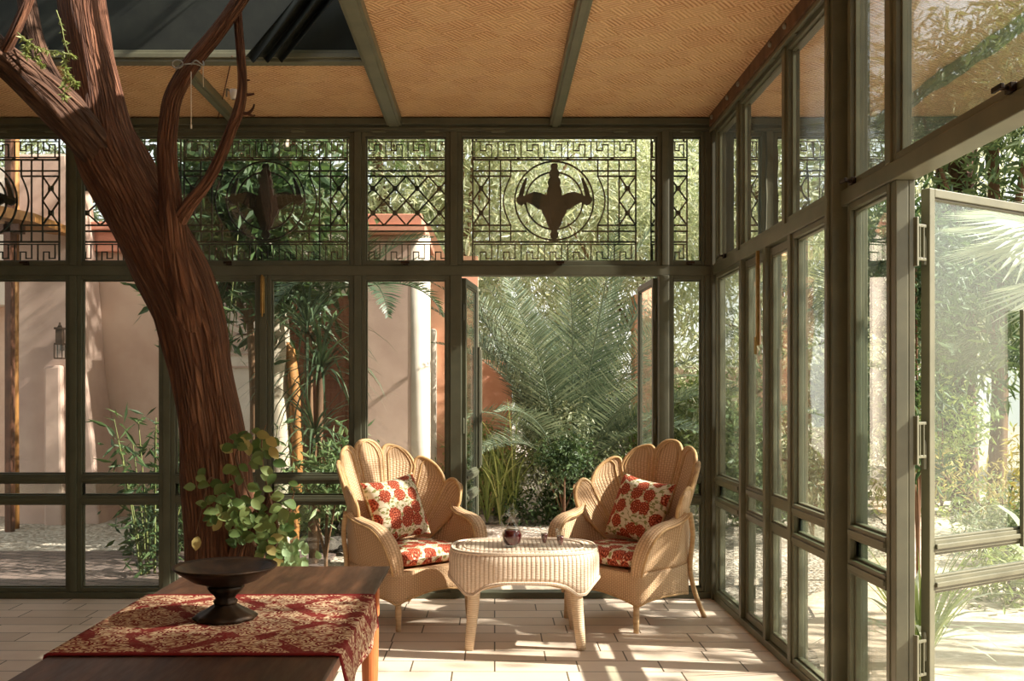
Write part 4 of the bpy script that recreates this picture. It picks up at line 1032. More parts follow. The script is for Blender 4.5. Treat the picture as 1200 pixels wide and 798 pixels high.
# pavilion roof upper left: timber eave with brackets
e = empty('timber_eave', (wx(0,10.6), 10.6, wz(300,10.6)), label='brown timber eave jutting out behind the outermost grille', cat='eave')
mb = MB().prism([(wx(-60,10.6), wz(228,10.6)), (wx(46,10.6), wz(252,10.6)), (wx(46,10.6), wz(262,10.6)), (wx(-60,10.6), wz(246,10.6))], 10.5, 11.6); off(mb.build('roof_board', MAT['gold_wood'], e), e)
mb = MB().prism([(wx(-60,10.6), wz(262,10.6)), (wx(22,10.6), wz(262,10.6)), (wx(22,10.6), wz(272,10.6)), (wx(-60,10.6), wz(272,10.6))], 10.6, 10.75).prism([(wx(4,10.6), wz(320,10.6)), (wx(12,10.6), wz(320,10.6)), (wx(12,10.6), wz(262,10.6)), (wx(4,10.6), wz(262,10.6))], 10.6, 10.75); off(mb.build('bracket', MAT['dark_wood'], e), e)
# white wall part in the upper left
structure(MB().box(wx(-40,11.9), wx(75,11.9), 11.9, 12.2, 2.5, wz(196,11.9)).build('wall_upper', MAT['plaster_white']), 'pale plaster wall under the eave', 'wall')
# wooden garden door in its recess
Y = 11.4
structure(MB().box(wx(296,Y), wx(330,Y), Y, Y+1.2, GZ-.1, wz(270,Y)).box(wx(414,Y), wx(432,Y), Y, Y+.4, GZ-.1, wz(270,Y)).box(wx(296,Y), wx(432,Y), Y+.15, Y+1.2, wz(345,Y), wz(270,Y)).build('wall_doorway', MAT['plaster_white']), 'pale plaster wall around the wooden garden door', 'wall')
d = empty('door_7', ((wx(330,Y)+wx(414,Y))/2, Y+.2, GZ), label='brown panelled wooden garden door behind the yucca', cat='door', kind='structure')
x0, x1 = wx(330,Y), wx(414,Y); zt = wz(345,Y)
for a, b in ((x0, (x0+x1)/2-.008), ((x0+x1)/2+.008, x1)):
    mb = MB().box(a, b, Y+.18, Y+.22, GZ, zt)
    off(mb.build('door_panel', MAT['door_wood'], d), d)
    mb = MB()
    for (u0, u1) in ((.15,.9),(1.0,1.55),(1.65,2.3)): mb.box(a+.07, b-.07, Y+.155, Y+.18, GZ+u0, GZ+u1).box(a+.11, b-.11, Y+.14, Y+.155, GZ+u0+.04, GZ+u1-.04)
    off(mb.build('raised_panel', MAT['door_wood'], d, bevel=.012), d)
h = MB(); h.lathe([(0,-.02),(.022,-.02),(.026,0),(.015,.02),(0,.022)], 14, ((x0+x1)/2-.06, Y+.12, 1.05)); off(h.build('door_handle', MAT['bronze'], d, smooth=True), d)
# pale plaster panel behind the trunk, a grille shadow shaped as darker relief
Y = 11.7
o = structure(MB().box(wx(224,Y), wx(308,Y), Y, Y+.5, GZ-.1, wz(322,Y)).build('wall_grille_shadow', MAT['plaster_white']), 'pale plaster wall with a grille shadow built in relief behind the trunk', 'wall')
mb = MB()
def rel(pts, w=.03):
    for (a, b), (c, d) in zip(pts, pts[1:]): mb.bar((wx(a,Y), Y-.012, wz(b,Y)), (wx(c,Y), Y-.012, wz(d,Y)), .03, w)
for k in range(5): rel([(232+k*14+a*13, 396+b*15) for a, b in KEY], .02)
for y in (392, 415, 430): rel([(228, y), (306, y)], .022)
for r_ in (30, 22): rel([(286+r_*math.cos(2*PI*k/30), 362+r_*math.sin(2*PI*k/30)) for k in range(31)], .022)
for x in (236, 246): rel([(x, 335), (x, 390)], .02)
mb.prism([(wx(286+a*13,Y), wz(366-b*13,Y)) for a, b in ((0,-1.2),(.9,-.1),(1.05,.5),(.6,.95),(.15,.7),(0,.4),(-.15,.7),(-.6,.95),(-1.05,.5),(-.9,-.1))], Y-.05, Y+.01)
mb.build('grille_shadow', MAT['plaster_mauve'], o)
# pillar block and orange walls by the open door
Y = 9.9
structure(MB().box(wx(424,Y), wx(484,Y), Y, Y+1.4, GZ-.1, wz(275,Y)).build('wall_block', MAT['plaster_mauve'], bevel=.05), 'tall mauve plaster block beside the garden doors', 'wall')  # shaded front of the pillar, its shade put into the greyish mauve
o = structure(MB().tube([(wx(490,Y), Y+.10, GZ-.1), (wx(490,Y), Y+.10, 1.2), (wx(490,Y), Y+.10, wz(275,Y))], .115, 24).build('wall_lit_edge', MAT['plaster_white'], smooth=True), 'rounded edge of the mauve plaster block, coloured whitish as if sunlit', 'wall')  # sunlight on the pillar edge painted as paler plaster
z = wz(275, Y)
structure(MB().box(wx(420,Y), wx(499,Y), Y-.10, Y+1.5, z, z+.08).box(wx(424,Y), wx(495,Y), Y-.05, Y+1.45, z+.08, z+.20).build('wall_coping', MAT['cornice_salmon'], bevel=.01), 'salmon coping of the mauve plaster block', 'wall')
Y = 12.9
structure(MB().prism([(wx(488,Y), GZ-.1), (wx(488,Y), wz(262,Y)), (wx(503,Y), wz(262,Y)), (wx(522,Y), wz(300,Y)), (wx(560,Y), wz(300,Y)), (wx(560,Y), wz(420,Y)), (wx(600,Y), wz(425,Y)), (wx(600,Y), GZ-.1)], Y, Y+.5).build('wall_orange', MAT['plaster_orange']), 'sunlit orange plaster wall behind the garden doors', 'wall')
structure(MB().box(wx(505,Y), wx(512,Y), Y-.22, Y, GZ-.1, wz(386,Y)).build('wall_rib', MAT['plaster_white'], bevel=.03), 'slim whitish rib on the orange plaster wall', 'wall')
Y = 17
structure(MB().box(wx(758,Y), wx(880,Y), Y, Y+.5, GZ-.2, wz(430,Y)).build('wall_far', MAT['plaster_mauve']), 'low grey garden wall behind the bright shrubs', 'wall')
structure(MB().box(wx(744,14.5), wx(775,14.5), 14.5, 14.9, GZ-.2, wz(345,14.5)).build('wall_pink_far', MAT['plaster_orange']), 'pink plaster pillar seen past the second open door leaf', 'wall')
b = empty('bird_bath', (wx(490,8.7), 8.7, GZ), label='pale stone bird bath behind the scalloped chair nearest the tree', cat='bird bath')
zt = wz(546, 8.7) - GZ
MB().lathe([(0,zt-.05),(.06,zt-.05),(.13,zt-.03),(.165,zt),(.168,zt+.012),(.155,zt+.010),(.10,zt-.015),(0,zt-.02)], 36).build('basin', MAT['stone_pale'], b, smooth=True)
MB().lathe([(0,0),(.14,0),(.14,.05),(.07,.09),(.05,.2),(.06,zt*.6),(.045,zt-.06),(.06,zt-.04),(0,zt-.04)], 28).build('pedestal', MAT['stone_pale'], b, smooth=True)

# ---- plant makers (all with a trunk or stems and a foliage part)
def blob_points(blobs, n, r, shell=.55):
    w = np.array([b[3]**2 for b in blobs]); w = w/w.sum(); k = r.choice(len(blobs), n, p=w)
    d = unit(r.normal(size=(n,3))); rad = (shell + (1-shell)*r.random((n,1))**.7)
    B = np.array([b[:3] for b in blobs])[k]; R = np.array([b[3] for b in blobs])[k][:,None]
    # clumping: pull points towards random clump centres
    P = B + d*rad*R*np.array((1,1,.85)); return P, d
def crown(blobs, n, L, W, seed, droop=.4, clump=6):
    r = np.random.default_rng(seed); m = max(1, n//clump)
    P, d = blob_points(blobs, m, r)
    P = np.repeat(P, clump, 0) + r.normal(size=(m*clump,3))*L*1.1; d = np.repeat(d, clump, 0)
    D = d*.5 + r.normal(size=P.shape)*.7 + np.array((0,0,-droop))
    ln = L*r.uniform(.6, 1.3, len(P)); return leaves(P, D, ln, ln*W/L, seed=seed+1)
PLANTS = {}
def plant(name, label, loc, blobs, n, L, W, mat, cat='shrub', stems=(), stem_r=.03, stem_mat='stem_brown', seed=1, droop=.3, group=None, trunk_name='stem', thin=.8):
    root = empty(name, loc, label=label, cat=cat, group=group)
    if stems:
        mb = MB()
        for s in stems: 
            P = smooth_path([(*p, 0) for p in s], 5); sr = stem_r if s is stems[0] else stem_r*thin; mb.tube([p[:3] for p in P], [sr*(1-.65*k/len(P)) for k in range(len(P))], 8, wob=.1, seed=seed)
        mb.build(trunk_name, MAT[stem_mat], root, smooth=True)
    v, f = crown(blobs, n, L, W, seed, droop); np_obj('foliage', v, f, mat, root)
    return root
def stems_to(blobs, base=(0,0,0), split=.4):
    return [[base, (b[0]*.25*split, b[1]*.25*split, b[2]*split*.6), (b[0]*.7, b[1]*.7, b[2]*.75), tuple(b[:3])] for b in blobs]
def rblobs(seed, n, cx, cz, R, H, r0, r1):
    r = random.Random(seed); return [(r.uniform(-R,R)+cx, r.uniform(-R,R)*.7, cz+r.uniform(-H,H), r.uniform(r0,r1)) for _ in range(n)]

# feather palm
def frond_mesh(L, n, droop, w, seed, leaf_l, stiff=.55):
    r = random.Random(seed); mb = MB(); pts = []
    ang = 0; p = Vector((0,0,0)); 
    for k in range(19):
        t = k/18; pts.append(p.copy()); a = -droop*t**1.6
        p = p + Vector((math.cos(a), 0, math.sin(a)))*L/18
    mb.tube(pts, [.014*(1-.85*k/18) for k in range(19)], 6)
    for s in (1, -1):
        for k in range(n):
            t = .16 + .84*(k+r.random()*.4)/n; q = t*18; i = min(17, int(q)); c = pts[i].lerp(pts[i+1], q-i); d = (pts[i+1]-pts[i]).normalized()
            ll = leaf_l*math.sin(PI*min(1, .18+.86*t)**.8)*r.uniform(.85,1.1) + .05
            up = Vector((0,0,1)); up = (up - d*up.dot(d)).normalized(); side = Vector((0, s, 0))
            ld = (d*stiff*(.6+.7*t) + side*.8 + up*r.uniform(.18,.42)).normalized(); wv = d.cross(ld).normalized().cross(ld)*(w/2)
            m = c + ld*ll*.45; e = c + ld*ll + Vector((0,0,-.10*ll))
            mb.add([c - wv*.4, m - wv, e, m + wv, c + wv*.4], [(0,1,3,4),(1,2,3)])
    return mb
def palm(name, label, loc, specs, mat, variants=3, L=2.4, n=46, leaf_l=.42, w=.022, trunk=None, group=None, seed=1, cat='palm'):
    root = empty(name, loc, label=label, cat=cat, group=group)
    hz = 0
    if trunk:
        hz = trunk[0]; mb = MB(); mb.tube([(0,0,0), (.02,0,hz*.4), (-.02,0,hz*.8), (0,0,hz)], [trunk[1]*1.2, trunk[1], trunk[1], trunk[1]*1.1], 18, wob=.12, seed=seed)
        for k in range(int(hz/.09)):
            for j in range(9):
                a = 2*PI*(j/9)+k*.35; z0 = k*.09; c = Vector((math.cos(a)*trunk[1], math.sin(a)*trunk[1], z0)); mb.bar(c, c + Vector((math.cos(a)*.035, math.sin(a)*.035, .085)), .06, .02)
        mb.build('trunk', MAT['palm_bark'], root, smooth=False)
    protos = []
    for k, (az, el, sc, dr) in enumerate(specs):
        key = (round(dr, 1), k % variants)
        me = frond_mesh(L, n, dr, w, seed*31+k % variants, leaf_l).build('frond', MAT[mat], root) if not any(q[0] == key for q in protos) else None
        if me is None:
            src = [q[1] for q in protos if q[0] == key][0]; me = src.copy(); COL.objects.link(me); me.parent = root
        else: protos.append((key, me))
        me.matrix_local = Matrix.Translation((0,0,hz)) @ Matrix.Rotation(az, 4, 'Z') @ Matrix.Rotation(-el, 4, 'Y') @ Matrix.Rotation(random.uniform(-.5,.5), 4, 'X') @ Matrix.Scale(sc, 4)
    return root
rp = random.Random(21)
def ring_specs(n, els, scs, drs, jitter=.25, az0=0):
    return [(az0 + 2*PI*k/n*1.0 + rp.uniform(-jitter, jitter), rp.uniform(*els), rp.uniform(*scs), rp.choice(drs)) for k in range(n)]
# big date palm behind the open doors
palm('date_palm', 'large grey-green feather palm filling the view through the open garden doors', (wx(664,12.0), 12.0, GZ+.25), [(a, (e if (math.sin(a) < .05 and math.cos(a) > -.7) or (math.cos(a) > .4 and math.sin(a) < .6) else max(e, 1.22)), s_, d_) for a, e, s_, d_ in ring_specs(20, (.68,1.02), (.8,1.1), (.9,1.3)) + ring_specs(17, (1.0,1.42), (.95,1.25), (.5,.9))], 'leaf_palm', 3, 2.95, 76, .50, .018, seed=2)
palm('slim_palm', 'slim palm with dark fronds standing between wooden door and mauve block', (wx(420,8.9), 8.9, GZ), ring_specs(11, (.1,1.1), (.8,1.05), (1.1,1.6)), 'leaf_palm_dark', 2, .95, 34, .30, .020, trunk=(2.45, .030), seed=5)
# yucca-like palm before the wooden door
def blade_plant(name, label, loc, heads, nb, L, W, mat, stem=True, cat='plant', seed=3, group=None, droop=1.2, up=(.0,1.3)):
    root = empty(name, loc, label=label, cat=cat, group=group); r = random.Random(seed); lm = MB(); sm = MB()
    for hx, hy, hz in heads:
        if stem: sm.tube(smooth_path([(hx*.2, hy*.2, 0, 0), (hx*.5, hy*.5, hz*.4, 0), (hx, hy, hz, 0)], 5) and [q[:3] for q in smooth_path([(hx*.2, hy*.2, 0, 0), (hx*.5, hy*.5, hz*.4, 0), (hx, hy, hz, 0)], 5)], [.035]*11, 9, wob=.15)
        for k in range(nb):
            az = r.uniform(0, 2*PI); el = r.uniform(*up); ll = L*r.uniform(.6,1.15); p = Vector((hx, hy, hz - r.uniform(0, .12)*(1 if stem else 0))); a = el; prev = None; vs = []
            side = Vector((-math.sin(az), math.cos(az), 0))
            for j in range(7):
                t = j/6; w = W*(.5+.6*t if t < .35 else (.71*(1-((t-.35)/.65)**1.4)+.02)); vs += [p - side*w/2, p + side*w/2]
                p = p + Vector((math.cos(az)*math.cos(a), math.sin(az)*math.cos(a), math.sin(a)))*ll/6; a -= droop*r.uniform(.7,1.3)/6
            lm.add(vs, [(2*j, 2*j+1, 2*j+3, 2*j+2) for j in range(6)])
    if stem: sm.build('stem', MAT['stem_brown'], root, smooth=True)
    lm.build('foliage', MAT[mat], root, smooth=True); return root
blade_plant('yucca', 'dark yucca with long thin blades in front of the wooden garden door', (wx(368,8.8), 8.8, GZ), [(0,0,1.15),(.05,.05,1.75),(-.06,.02,2.1)], 58, .92, .034, 'leaf_palm_dark', seed=4, up=(-.3,1.4), droop=1.4)
blade_plant('reed_clump', 'tall yellowish reeds rising by the open door leaf', (wx(586,11.4), 11.4, GZ), [(-.15,.1,0),(0,0,0),(.16,.1,0)], 20, 1.75, .024, 'leaf_bright', stem=False, seed=8, up=(1.2,1.5), droop=1.2)
blade_plant('reed_clump', 'green reeds growing through the gap beside the open dusty leaf', (2.24, 5.20, GZ), [(0,0,0),(.06,.1,0)], 22, .95, .030, 'leaf_bright', stem=False, seed=9, up=(1.2,1.52), droop=.8)
blade_plant('agave', 'pale agave with broad arching blades beside the winding path', (4.10, 7.45, GZ), [(0,0,.12)], 18, 1.05, .075, 'leaf_silver', stem=False, seed=12, up=(.5,1.3), droop=2.0)
blade_plant('agave', 'small silvery blade plant at the foot of the fixed side window', (2.35, 5.55, GZ), [(0,0,.06)], 26, .75, .05, 'leaf_silver', stem=False, seed=15, up=(.6,1.4), droop=1.5)
# bamboo-like leafy canes before the plaster wall and behind the trunk
def cane_plant(name, label, loc, n, H, spread, mat, L, W, seed, per=46, cat='plant', z_from=.15):
    root = empty(name, loc, label=label, cat=cat); r = random.Random(seed); sm = MB(); C = []; D = []
    for k in range(n):
        a = r.uniform(0, 2*PI); b = Vector((math.cos(a)*spread*.3, math.sin(a)*spread*.3, 0)); h = H*r.uniform(.65,1.05); t = Vector((math.cos(a)*spread, math.sin(a)*spread*.6, h)); m = b.lerp(t, .5) + Vector((0,0,h*.08)) - (t-b)*.12
        P = smooth_path([(*b, 0), (*m, 0), (*t, 0)], 10); sm.tube([p[:3] for p in P], [.010*(1-.6*i/len(P)) for i in range(len(P))], 6)
        for q in range(per):
            i = int(len(P)*(z_from+(1-z_from)*r.random())); i = min(i, len(P)-1); C.append(np.array(P[i][:3]) + np.array([r.gauss(0,.07) for _ in range(3)])); D.append((r.uniform(-1,1), r.uniform(-1,1), r.uniform(-1.0,.35)))
    sm.build('stem', MAT['stem_green'], root, smooth=True); C = np.array(C); D = np.array(D)
    ln = L*np.random.default_rng(seed).uniform(.6,1.25,len(C)); v, f = leaves(C, D, ln, ln*W/L, seed=seed); np_obj('foliage', v, f, mat, root); return root
cane_plant('leafy_cane', 'slender drooping canes beside the bare plaster wall', (wx(178,8.2), 8.2, GZ), 7, 1.35, .34, 'leaf_dark', .17, .030, 31, 40)
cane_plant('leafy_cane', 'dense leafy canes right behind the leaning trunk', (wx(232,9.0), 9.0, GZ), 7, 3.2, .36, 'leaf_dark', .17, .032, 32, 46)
cane_plant('leafy_cane', 'leafy canes between trunk and yucca', (wx(300,8.7), 8.7, GZ), 5, 1.25, .30, 'leaf_mid', .14, .034, 33, 34)
cane_plant('leafy_cane', 'bushy canes overhanging the top of the wooden garden door', (wx(346,10.7), 10.7, GZ), 8, 3.6, .50, 'leaf_mid', .18, .034, 34, 55, z_from=.80)
cane_plant('leafy_cane', 'low leafy canes behind the bird bath', (wx(545,9.2), 9.2, GZ), 6, .9, .3, 'leaf_olive', .11, .025, 35, 36) if False else None
# dark broad-leaved tree behind the second grille
bl = [(0,0,3.05,.55),(.45,.2,2.75,.45),(-.4,.1,2.8,.45),(.15,-.1,3.5,.5),(-.3,0,3.5,.45)]
plant('broadleaf_tree', 'dark broad-leaved tree crown behind the grille right of the trunk'.replace('right of', 'next to'), (wx(292,9.6), 9.6, GZ), bl, 4200, .20, .06, 'leaf_dark', 'tree', [[(0,0,0),(.05,0,1.2),(0,0,2.4),(0,0,3.0)], [(0,0,2.2),(.2,.1,2.5),(.45,.2,2.75)], [(0,0,2.2),(-.2,.05,2.5),(-.4,.1,2.8)]], .055, seed=41, trunk_name='trunk')
# pollarded pale trunk with a hollow
root = empty('pollard_tree', (wx(325,9.9), 9.9, GZ), label='pale pollarded trunk with a hollow and thin upper shoots', cat='tree')
MB().tube(smooth_path([(0,0,0),(.02,0,.7),(-.03,0,1.4),(.0,0,1.9),(-.02,0,2.3),(.06,0,2.7),(.02,0,3.6),(.1,0,4.6)], 5), [.13]*20 + [.12,.11,.10,.10,.09,.09,.08,.08,.08,.07,.07,.07,.06,.06,.06,.06][:16], 16, wob=.25, seed=2).build('trunk', MAT['bark_pale'], root, smooth=True)
MB().tube(smooth_path([(.16,0,0),(.20,-.02,.8),(.17,-.02,1.5),(.10,0,2.0)], 5), .055, 10, wob=.3, seed=5).build('fibre_stem', MAT['gold_wood'], root, smooth=True)
MB().lathe([(0,-.01),(.05,-.005),(.062,.01),(.055,.02)], 14).build('hollow', MAT['bark_pale'], root).matrix_local = Matrix.Translation((-.02,-.12,2.02)) @ Matrix.Rotation(PI/2, 4, 'X')
bl = [(.1,0,5.2,1.0),(-.8,.2,4.9,.8),(.9,-.2,5.0,.8),(.1,.5,5.8,.8)]
v, f = crown(bl, 2600, .18, .05, 44); np_obj('foliage', v, f, 'leaf_mid', root)

# shrubs behind the chairs
def shrub(label, px, py, Y, w, h, n, mat, L=.07, W=.028, seed=1, name='shrub', droop=.2):
    r = random.Random(seed); x = wx(px, Y); cz = wz(py, Y)-GZ
    bl = [(r.uniform(-.5,.5)*w, r.uniform(-.4,.4)*w, cz + r.uniform(-.45,.45)*h, r.uniform(.28,.42)*min(w,h)) for _ in range(9)]
    return plant(name, label, (x, Y, GZ), bl, n, L, W, mat, 'shrub', stems_to(bl[:6]), .018, seed=seed, droop=droop)
shrub('dark small-leaved bush in front of the feather palm', 660, 528, 11.4, .80, .72, 4600, 'leaf_olive', .07, .026, 51)
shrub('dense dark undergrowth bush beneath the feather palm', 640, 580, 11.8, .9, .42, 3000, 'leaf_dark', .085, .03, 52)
shrub('low leafy bush beside the corner chair, under the palm', 705, 572, 11.6, .9, .6, 2600, 'leaf_mid', .09, .03, 53)
shrub('yellow-green bush at the foot of the orange wall', 570, 550, 12.3, .6, .8, 3200, 'leaf_bright', .09, .028, 54)
shrub('bright green shrub behind the corner post', 806, 500, 12.4, .75, 1.2, 4200, 'leaf_bright', .10, .036, 55)
shrub('pale green shrub seen past the second open door leaf', 748, 520, 13.2, 1.0, 1.0, 3600, 'leaf_pale', .11, .03, 56)
# little standard tree with a bare stem
bl = [(0,0,.78,.17),(.12,0,.86,.14),(-.12,.02,.84,.14)]
plant('standard_tree', 'small standard tree with a thin bare stem in front of the feather palm', (wx(661,10.6), 10.6, GZ), bl, 1500, .06, .024, 'leaf_dark', 'tree', [[(0,0,0),(.005,0,.4),(0,0,.78)]], .014, seed=57, trunk_name='trunk')
shrub('fern-like low plant before the glass between trunk and chair', 382, 560, 8.4, .35, .5, 900, 'leaf_mid', .12, .03, 58)
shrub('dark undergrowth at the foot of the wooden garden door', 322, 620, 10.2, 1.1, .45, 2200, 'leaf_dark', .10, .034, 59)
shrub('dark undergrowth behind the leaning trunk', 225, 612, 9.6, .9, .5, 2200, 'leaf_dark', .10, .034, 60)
# far tree line behind the grilles and doors: each tree its own crown
def far_tree(label, x, y, h, R, mat, seed, n=11000, L=.26, W=.045, trunk=.14, low=.28):
    r = random.Random(seed); bl = []
    for k in range(11):
        a = r.uniform(0, 2*PI); q = r.uniform(.1,.75)*R; bl.append((math.cos(a)*q, math.sin(a)*q*.8, h*(low + (1-low)*r.random()), R*r.uniform(.34,.52)))
    st = [[(0,0,0),(r.uniform(-.1,.1),0,h*.3),(r.uniform(-.2,.2),0,h*.62),(0,0,h*.85)]] + [[(0,0,h*.35),(b[0]*.5,b[1]*.5,(h*.35+b[2])/2),tuple(b[:3])] for b in bl[:6]]
    return plant('tree', label, (x, y, GZ), bl, n, L, W, mat, 'tree', st, trunk, seed=seed, trunk_name='trunk', droop=.5, thin=.32)
far_tree('feathery pale tree far behind the outermost grille', -8.2, 17, 6.6, 2.6, 'leaf_olive', 61)
far_tree('olive green tree rising over the bare plaster wall', -5.0, 16.5, 6.8, 2.4, 'leaf_mid', 62)
far_tree('pale green tree behind the square lattice window', -1.9, 16.5, 7.2, 2.2, 'leaf_pale', 63)
far_tree('large pale tree behind the feather palm', -.45, 17.0, 8.0, 2.9, 'leaf_pale', 64, 17000, low=.16)
far_tree('broad pale hedge tree closing the view behind the feather palm', 2.55, 15.2, 5.2, 2.5, 'leaf_pale', 76, 20000, .20, .034, .10, .06)
far_tree('silvery olive tree behind the corner of the glass room', 5.2, 17.6, 6.6, 2.6, 'leaf_pale', 65, 14000, low=.12)
far_tree('dense pale tree at the end of the winding path', 8.6, 19.5, 6.4, 3.0, 'leaf_pale', 66, 14000)
far_tree('mid green tree closing the view along the side garden', 13.5, 17.0, 6.2, 3.0, 'leaf_olive', 67, 12000)
far_tree('dense green tree behind the rounded shrub of the side garden', 6.7, 13.2, 6.6, 2.2, 'leaf_mid', 68, 14000, .22, .045, .13, .2)
far_tree('dark green tree between pink wall and orange wall', -3.3, 14.4, 5.6, 1.6, 'leaf_mid', 69, 5000)
# trees beside the room: their crowns dapple the sun
far_tree('tall tree with an open crown beside the side glass wall', 7.0, 5.0, 6.4, 1.8, 'leaf_olive', 71, 1100, .24, .06, .13, .62)
far_tree('dense tree beside the near end of the room', 5.4, 1.5, 6.4, 1.7, 'leaf_mid', 75, 9000, .22, .07, .13, .58)  # out of view, added to keep the sun off the wooden table
far_tree('tall tree standing over the shaded courtyard', 3.1, 11.4, 9.0, 2.0, 'leaf_olive', 72, 5200, .26, .06, .10, .70)
far_tree('tall tree over the wall of the wooden garden door', -3.05, 13.5, 9.0, 2.4, 'leaf_mid', 73, 4200, .26, .06, .13, .64)
# side garden
shrub('rounded light green shrub beside the bend of the path', 1104, 545, 12.2, 1.3, 1.3, 5200, 'leaf_bright', .09, .03, 74)
shrub('dry yellowish bush on the bank beyond the path', 1176, 560, 10.6, 1.1, .8, 1700, 'leaf_gold', .10, .020, 75)
shrub('low grey-green bush on the bank close to the path', 1180, 625, 9.0, .8, .4, 1800, 'leaf_olive', .08, .024, 76)
shrub('leafy green bush outside the closed side doors', 905, 520, 11.0, 1.0, 1.6, 4600, 'leaf_mid', .10, .035, 77)
shrub('pale bush outside the side window beyond the post', 952, 500, 10.0, .9, 1.4, 4000, 'leaf_olive', .10, .03, 78)
shrub('silvery green bush outside the side window at the corner', 862, 505, 12.0, .8, 1.5, 3600, 'leaf_pale', .10, .03, 79)
shrub('dark bush in the gap behind the open dusty leaf', 1076, 420, 8.0, .6, 2.2, 4000, 'leaf_dark', .11, .03, 80)
shrub('small green plant at the edge of the path', 1188, 682, 7.2, .35, .3, 700, 'leaf_bright', .10, .03, 81)
palm('garden_palm', 'thick-trunked palm standing behind the open dusty door leaf', (wx(1120,14.2), 14.2, GZ), ring_specs(14, (.1,1.1), (.8,1.1), (.9,1.4)), 'leaf_palm_dark', 2, 2.0, 40, .40, .026, trunk=(5.2, .24), seed=8)
palm('garden_palm', 'feather palm arching over the end of the path', (wx(1128,12.6), 12.6, GZ), ring_specs(13, (.2,1.1), (.8,1.1), (1.0,1.4)), 'leaf_palm', 2, 1.9, 40, .36, .022, trunk=(1.7, .10), seed=9)
palm('garden_palm', 'feather palm brushing the upper side windows', (wx(975,13.0), 13.0, GZ), ring_specs(14, (.2,1.2), (.8,1.1), (1.0,1.4)), 'leaf_palm', 2, 2.0, 40, .38, .022, trunk=(2.2, .13), seed=10)
# fan palm by the open door
root = empty('fan_palm', (4.05, 6.35, GZ), label='fan palm with pale stiff blades over the open dusty door leaf', cat='palm')
MB().tube([(0,0,0),(.02,0,1.2),(0,0,2.35)], [.12,.10,.11], 16, wob=.15).build('trunk', MAT['palm_bark'], root, smooth=True)
r = random.Random(77); proto = None
for k in range(13):
    if proto is None:
        mb = MB(); mb.tube([(0,0,0),(.28,0,.02),(.55,0,0)], [.012,.010,.008], 6)
        for j in range(26):
            a = -1.9 + 3.8*j/25; d = Vector((math.cos(a), math.sin(a), -.12-.05*math.cos(a*3))); s = Vector((-math.sin(a), math.cos(a), 0))*.022; c = Vector((.55,0,0)); L = .62*(1-.18*abs(a)/1.9)
            mb.add([c, c + d*L*.5 - s + Vector((0,0,.014)), c + d*L + Vector((0,0,-.05)), c + d*L*.5 + s + Vector((0,0,.014)), c + d*L*.5], [(0,1,4),(0,4,3),(1,2,4),(4,2,3)])
        fr = proto = mb.build('fan_leaf', MAT['leaf_silver'], root)
    else: fr = proto.copy(); COL.objects.link(fr); fr.parent = root
    fr.matrix_local = Matrix.Translation((0,0,2.35)) @ Matrix.Rotation(2*PI*k/13*2.6+r.uniform(-.2,.2), 4, 'Z') @ Matrix.Rotation(-r.uniform(-.45,1.1), 4, 'Y') @ Matrix.Rotation(r.uniform(-.4,.4), 4, 'X')
# rocks
def rock(name, label, loc, size, seed, mat, group):
    r = np.random.default_rng(seed); mb = MB(); vs = []
    def fn(a, b):
        t = 2*PI*a; p = PI*(b-.5); d = Vector((math.cos(t)*math.cos(p), math.sin(t)*math.cos(p), math.sin(p))); k = 1 + .35*mnoise.noise(d*1.4 + Vector((seed*3.1, 0, 0))) + .15*mnoise.noise(d*3.2 + Vector((0, seed*1.7, 0)))
        return (d.x*k*size, d.y*k*size*.8, max(-.15*size, d.z*k*size*.62))
    mb.grid(fn, 16, 10); o = mb.build(name, MAT[mat], loc=loc); tag(o, label, 'rock', group); return o
for k, (px, py, s) in enumerate([(560,606,.13),(571,612,.10),(588,603,.14),(545,603,.10),(601,614,.08),(620,611,.09)]):
    p = gxy(px, py); rock('rock', 'grey rock lying at the foot of the reeds by the open door leaf', (p.x, p.y, p.z+.03), s, k+1, 'rock_grey', 'grey rocks below the reeds')
for k, (px, py, s) in enumerate([(372,640,.12),(385,646,.15),(398,640,.11),(360,634,.09),(409,648,.10)]):
    p = gxy(px, py); rock('rock', 'dark rock on the ground behind the glass between trunk and chair', (p.x, p.y, p.z+.03), s, k+11, 'rock_dark', 'dark rocks behind the glass')
p = gxy(184, 650); rock('rock', 'single squat rock under the drooping canes by the plaster wall', (p.x, p.y, p.z+.04), .12, 31, 'rock_dark', None)
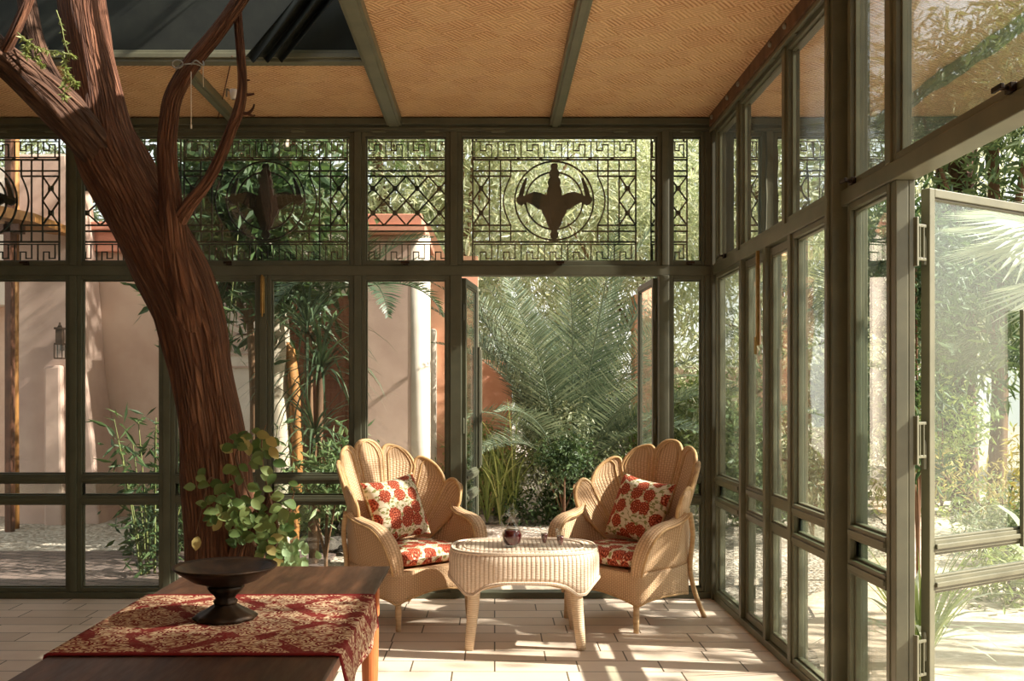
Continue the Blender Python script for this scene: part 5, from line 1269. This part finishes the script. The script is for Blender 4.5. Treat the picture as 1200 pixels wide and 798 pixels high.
# ================================================== light, sky and camera
sc = bpy.context.scene
w = bpy.data.worlds.new('Sky'); sc.world = w; w.use_nodes = True; nt = w.node_tree; nt.nodes.clear()
sky = nt.nodes.new('ShaderNodeTexSky'); sky.sky_type = 'NISHITA'; sky.sun_disc = False; sky.sun_elevation = math.radians(38); sky.sun_rotation = math.radians(98); sky.dust_density = 3.0; sky.air_density = 1.0
mx = nt.nodes.new('ShaderNodeMix'); mx.data_type = 'RGBA'; mx.inputs[0].default_value = .65
hue = nt.nodes.new('ShaderNodeRGB'); hue.outputs[0].default_value = (5.1, 4.85, 4.45, 1)
bg = nt.nodes.new('ShaderNodeBackground'); bg.inputs[1].default_value = SKY
out = nt.nodes.new('ShaderNodeOutputWorld')
nt.links.new(sky.outputs[0], mx.inputs[6]); nt.links.new(hue.outputs[0], mx.inputs[7]); nt.links.new(mx.outputs[2], bg.inputs[0]); nt.links.new(bg.outputs[0], out.inputs[0])
sd = Vector((1.0, -.15, .80)).normalized()
L = bpy.data.lights.new('sun', 'SUN'); L.energy = SUN; L.angle = math.radians(.7); L.color = (1.0, .897, .82)
lo = bpy.data.objects.new('sun', L); COL.objects.link(lo); lo.location = sd*20; lo.rotation_euler = (-sd).to_track_quat('-Z', 'Y').to_euler()
cam = bpy.data.cameras.new('camera'); co = bpy.data.objects.new('camera', cam); COL.objects.link(co)
co.location = (0, 0, EYE); co.rotation_euler = (PI/2, 0, 0); cam.sensor_width = 36; cam.lens = 36*F/1200
cam.shift_x = (600-CX)/1200; cam.shift_y = (CY-399)/1200; cam.clip_start = .05; cam.clip_end = 200
sc.camera = co
sc.view_settings.view_transform = 'Standard'; sc.view_settings.look = 'None'; sc.view_settings.gamma = 1; sc.view_settings.use_curve_mapping = False
sc.view_settings.exposure = EXPO
cy = sc.cycles
cy.use_denoising = True; cy.max_bounces = 12; cy.diffuse_bounces = 8; cy.glossy_bounces = 4; cy.transmission_bounces = 6; cy.transparent_max_bounces = 24
cy.sample_clamp_indirect = 6.0; cy.caustics_reflective = False; cy.caustics_refractive = False
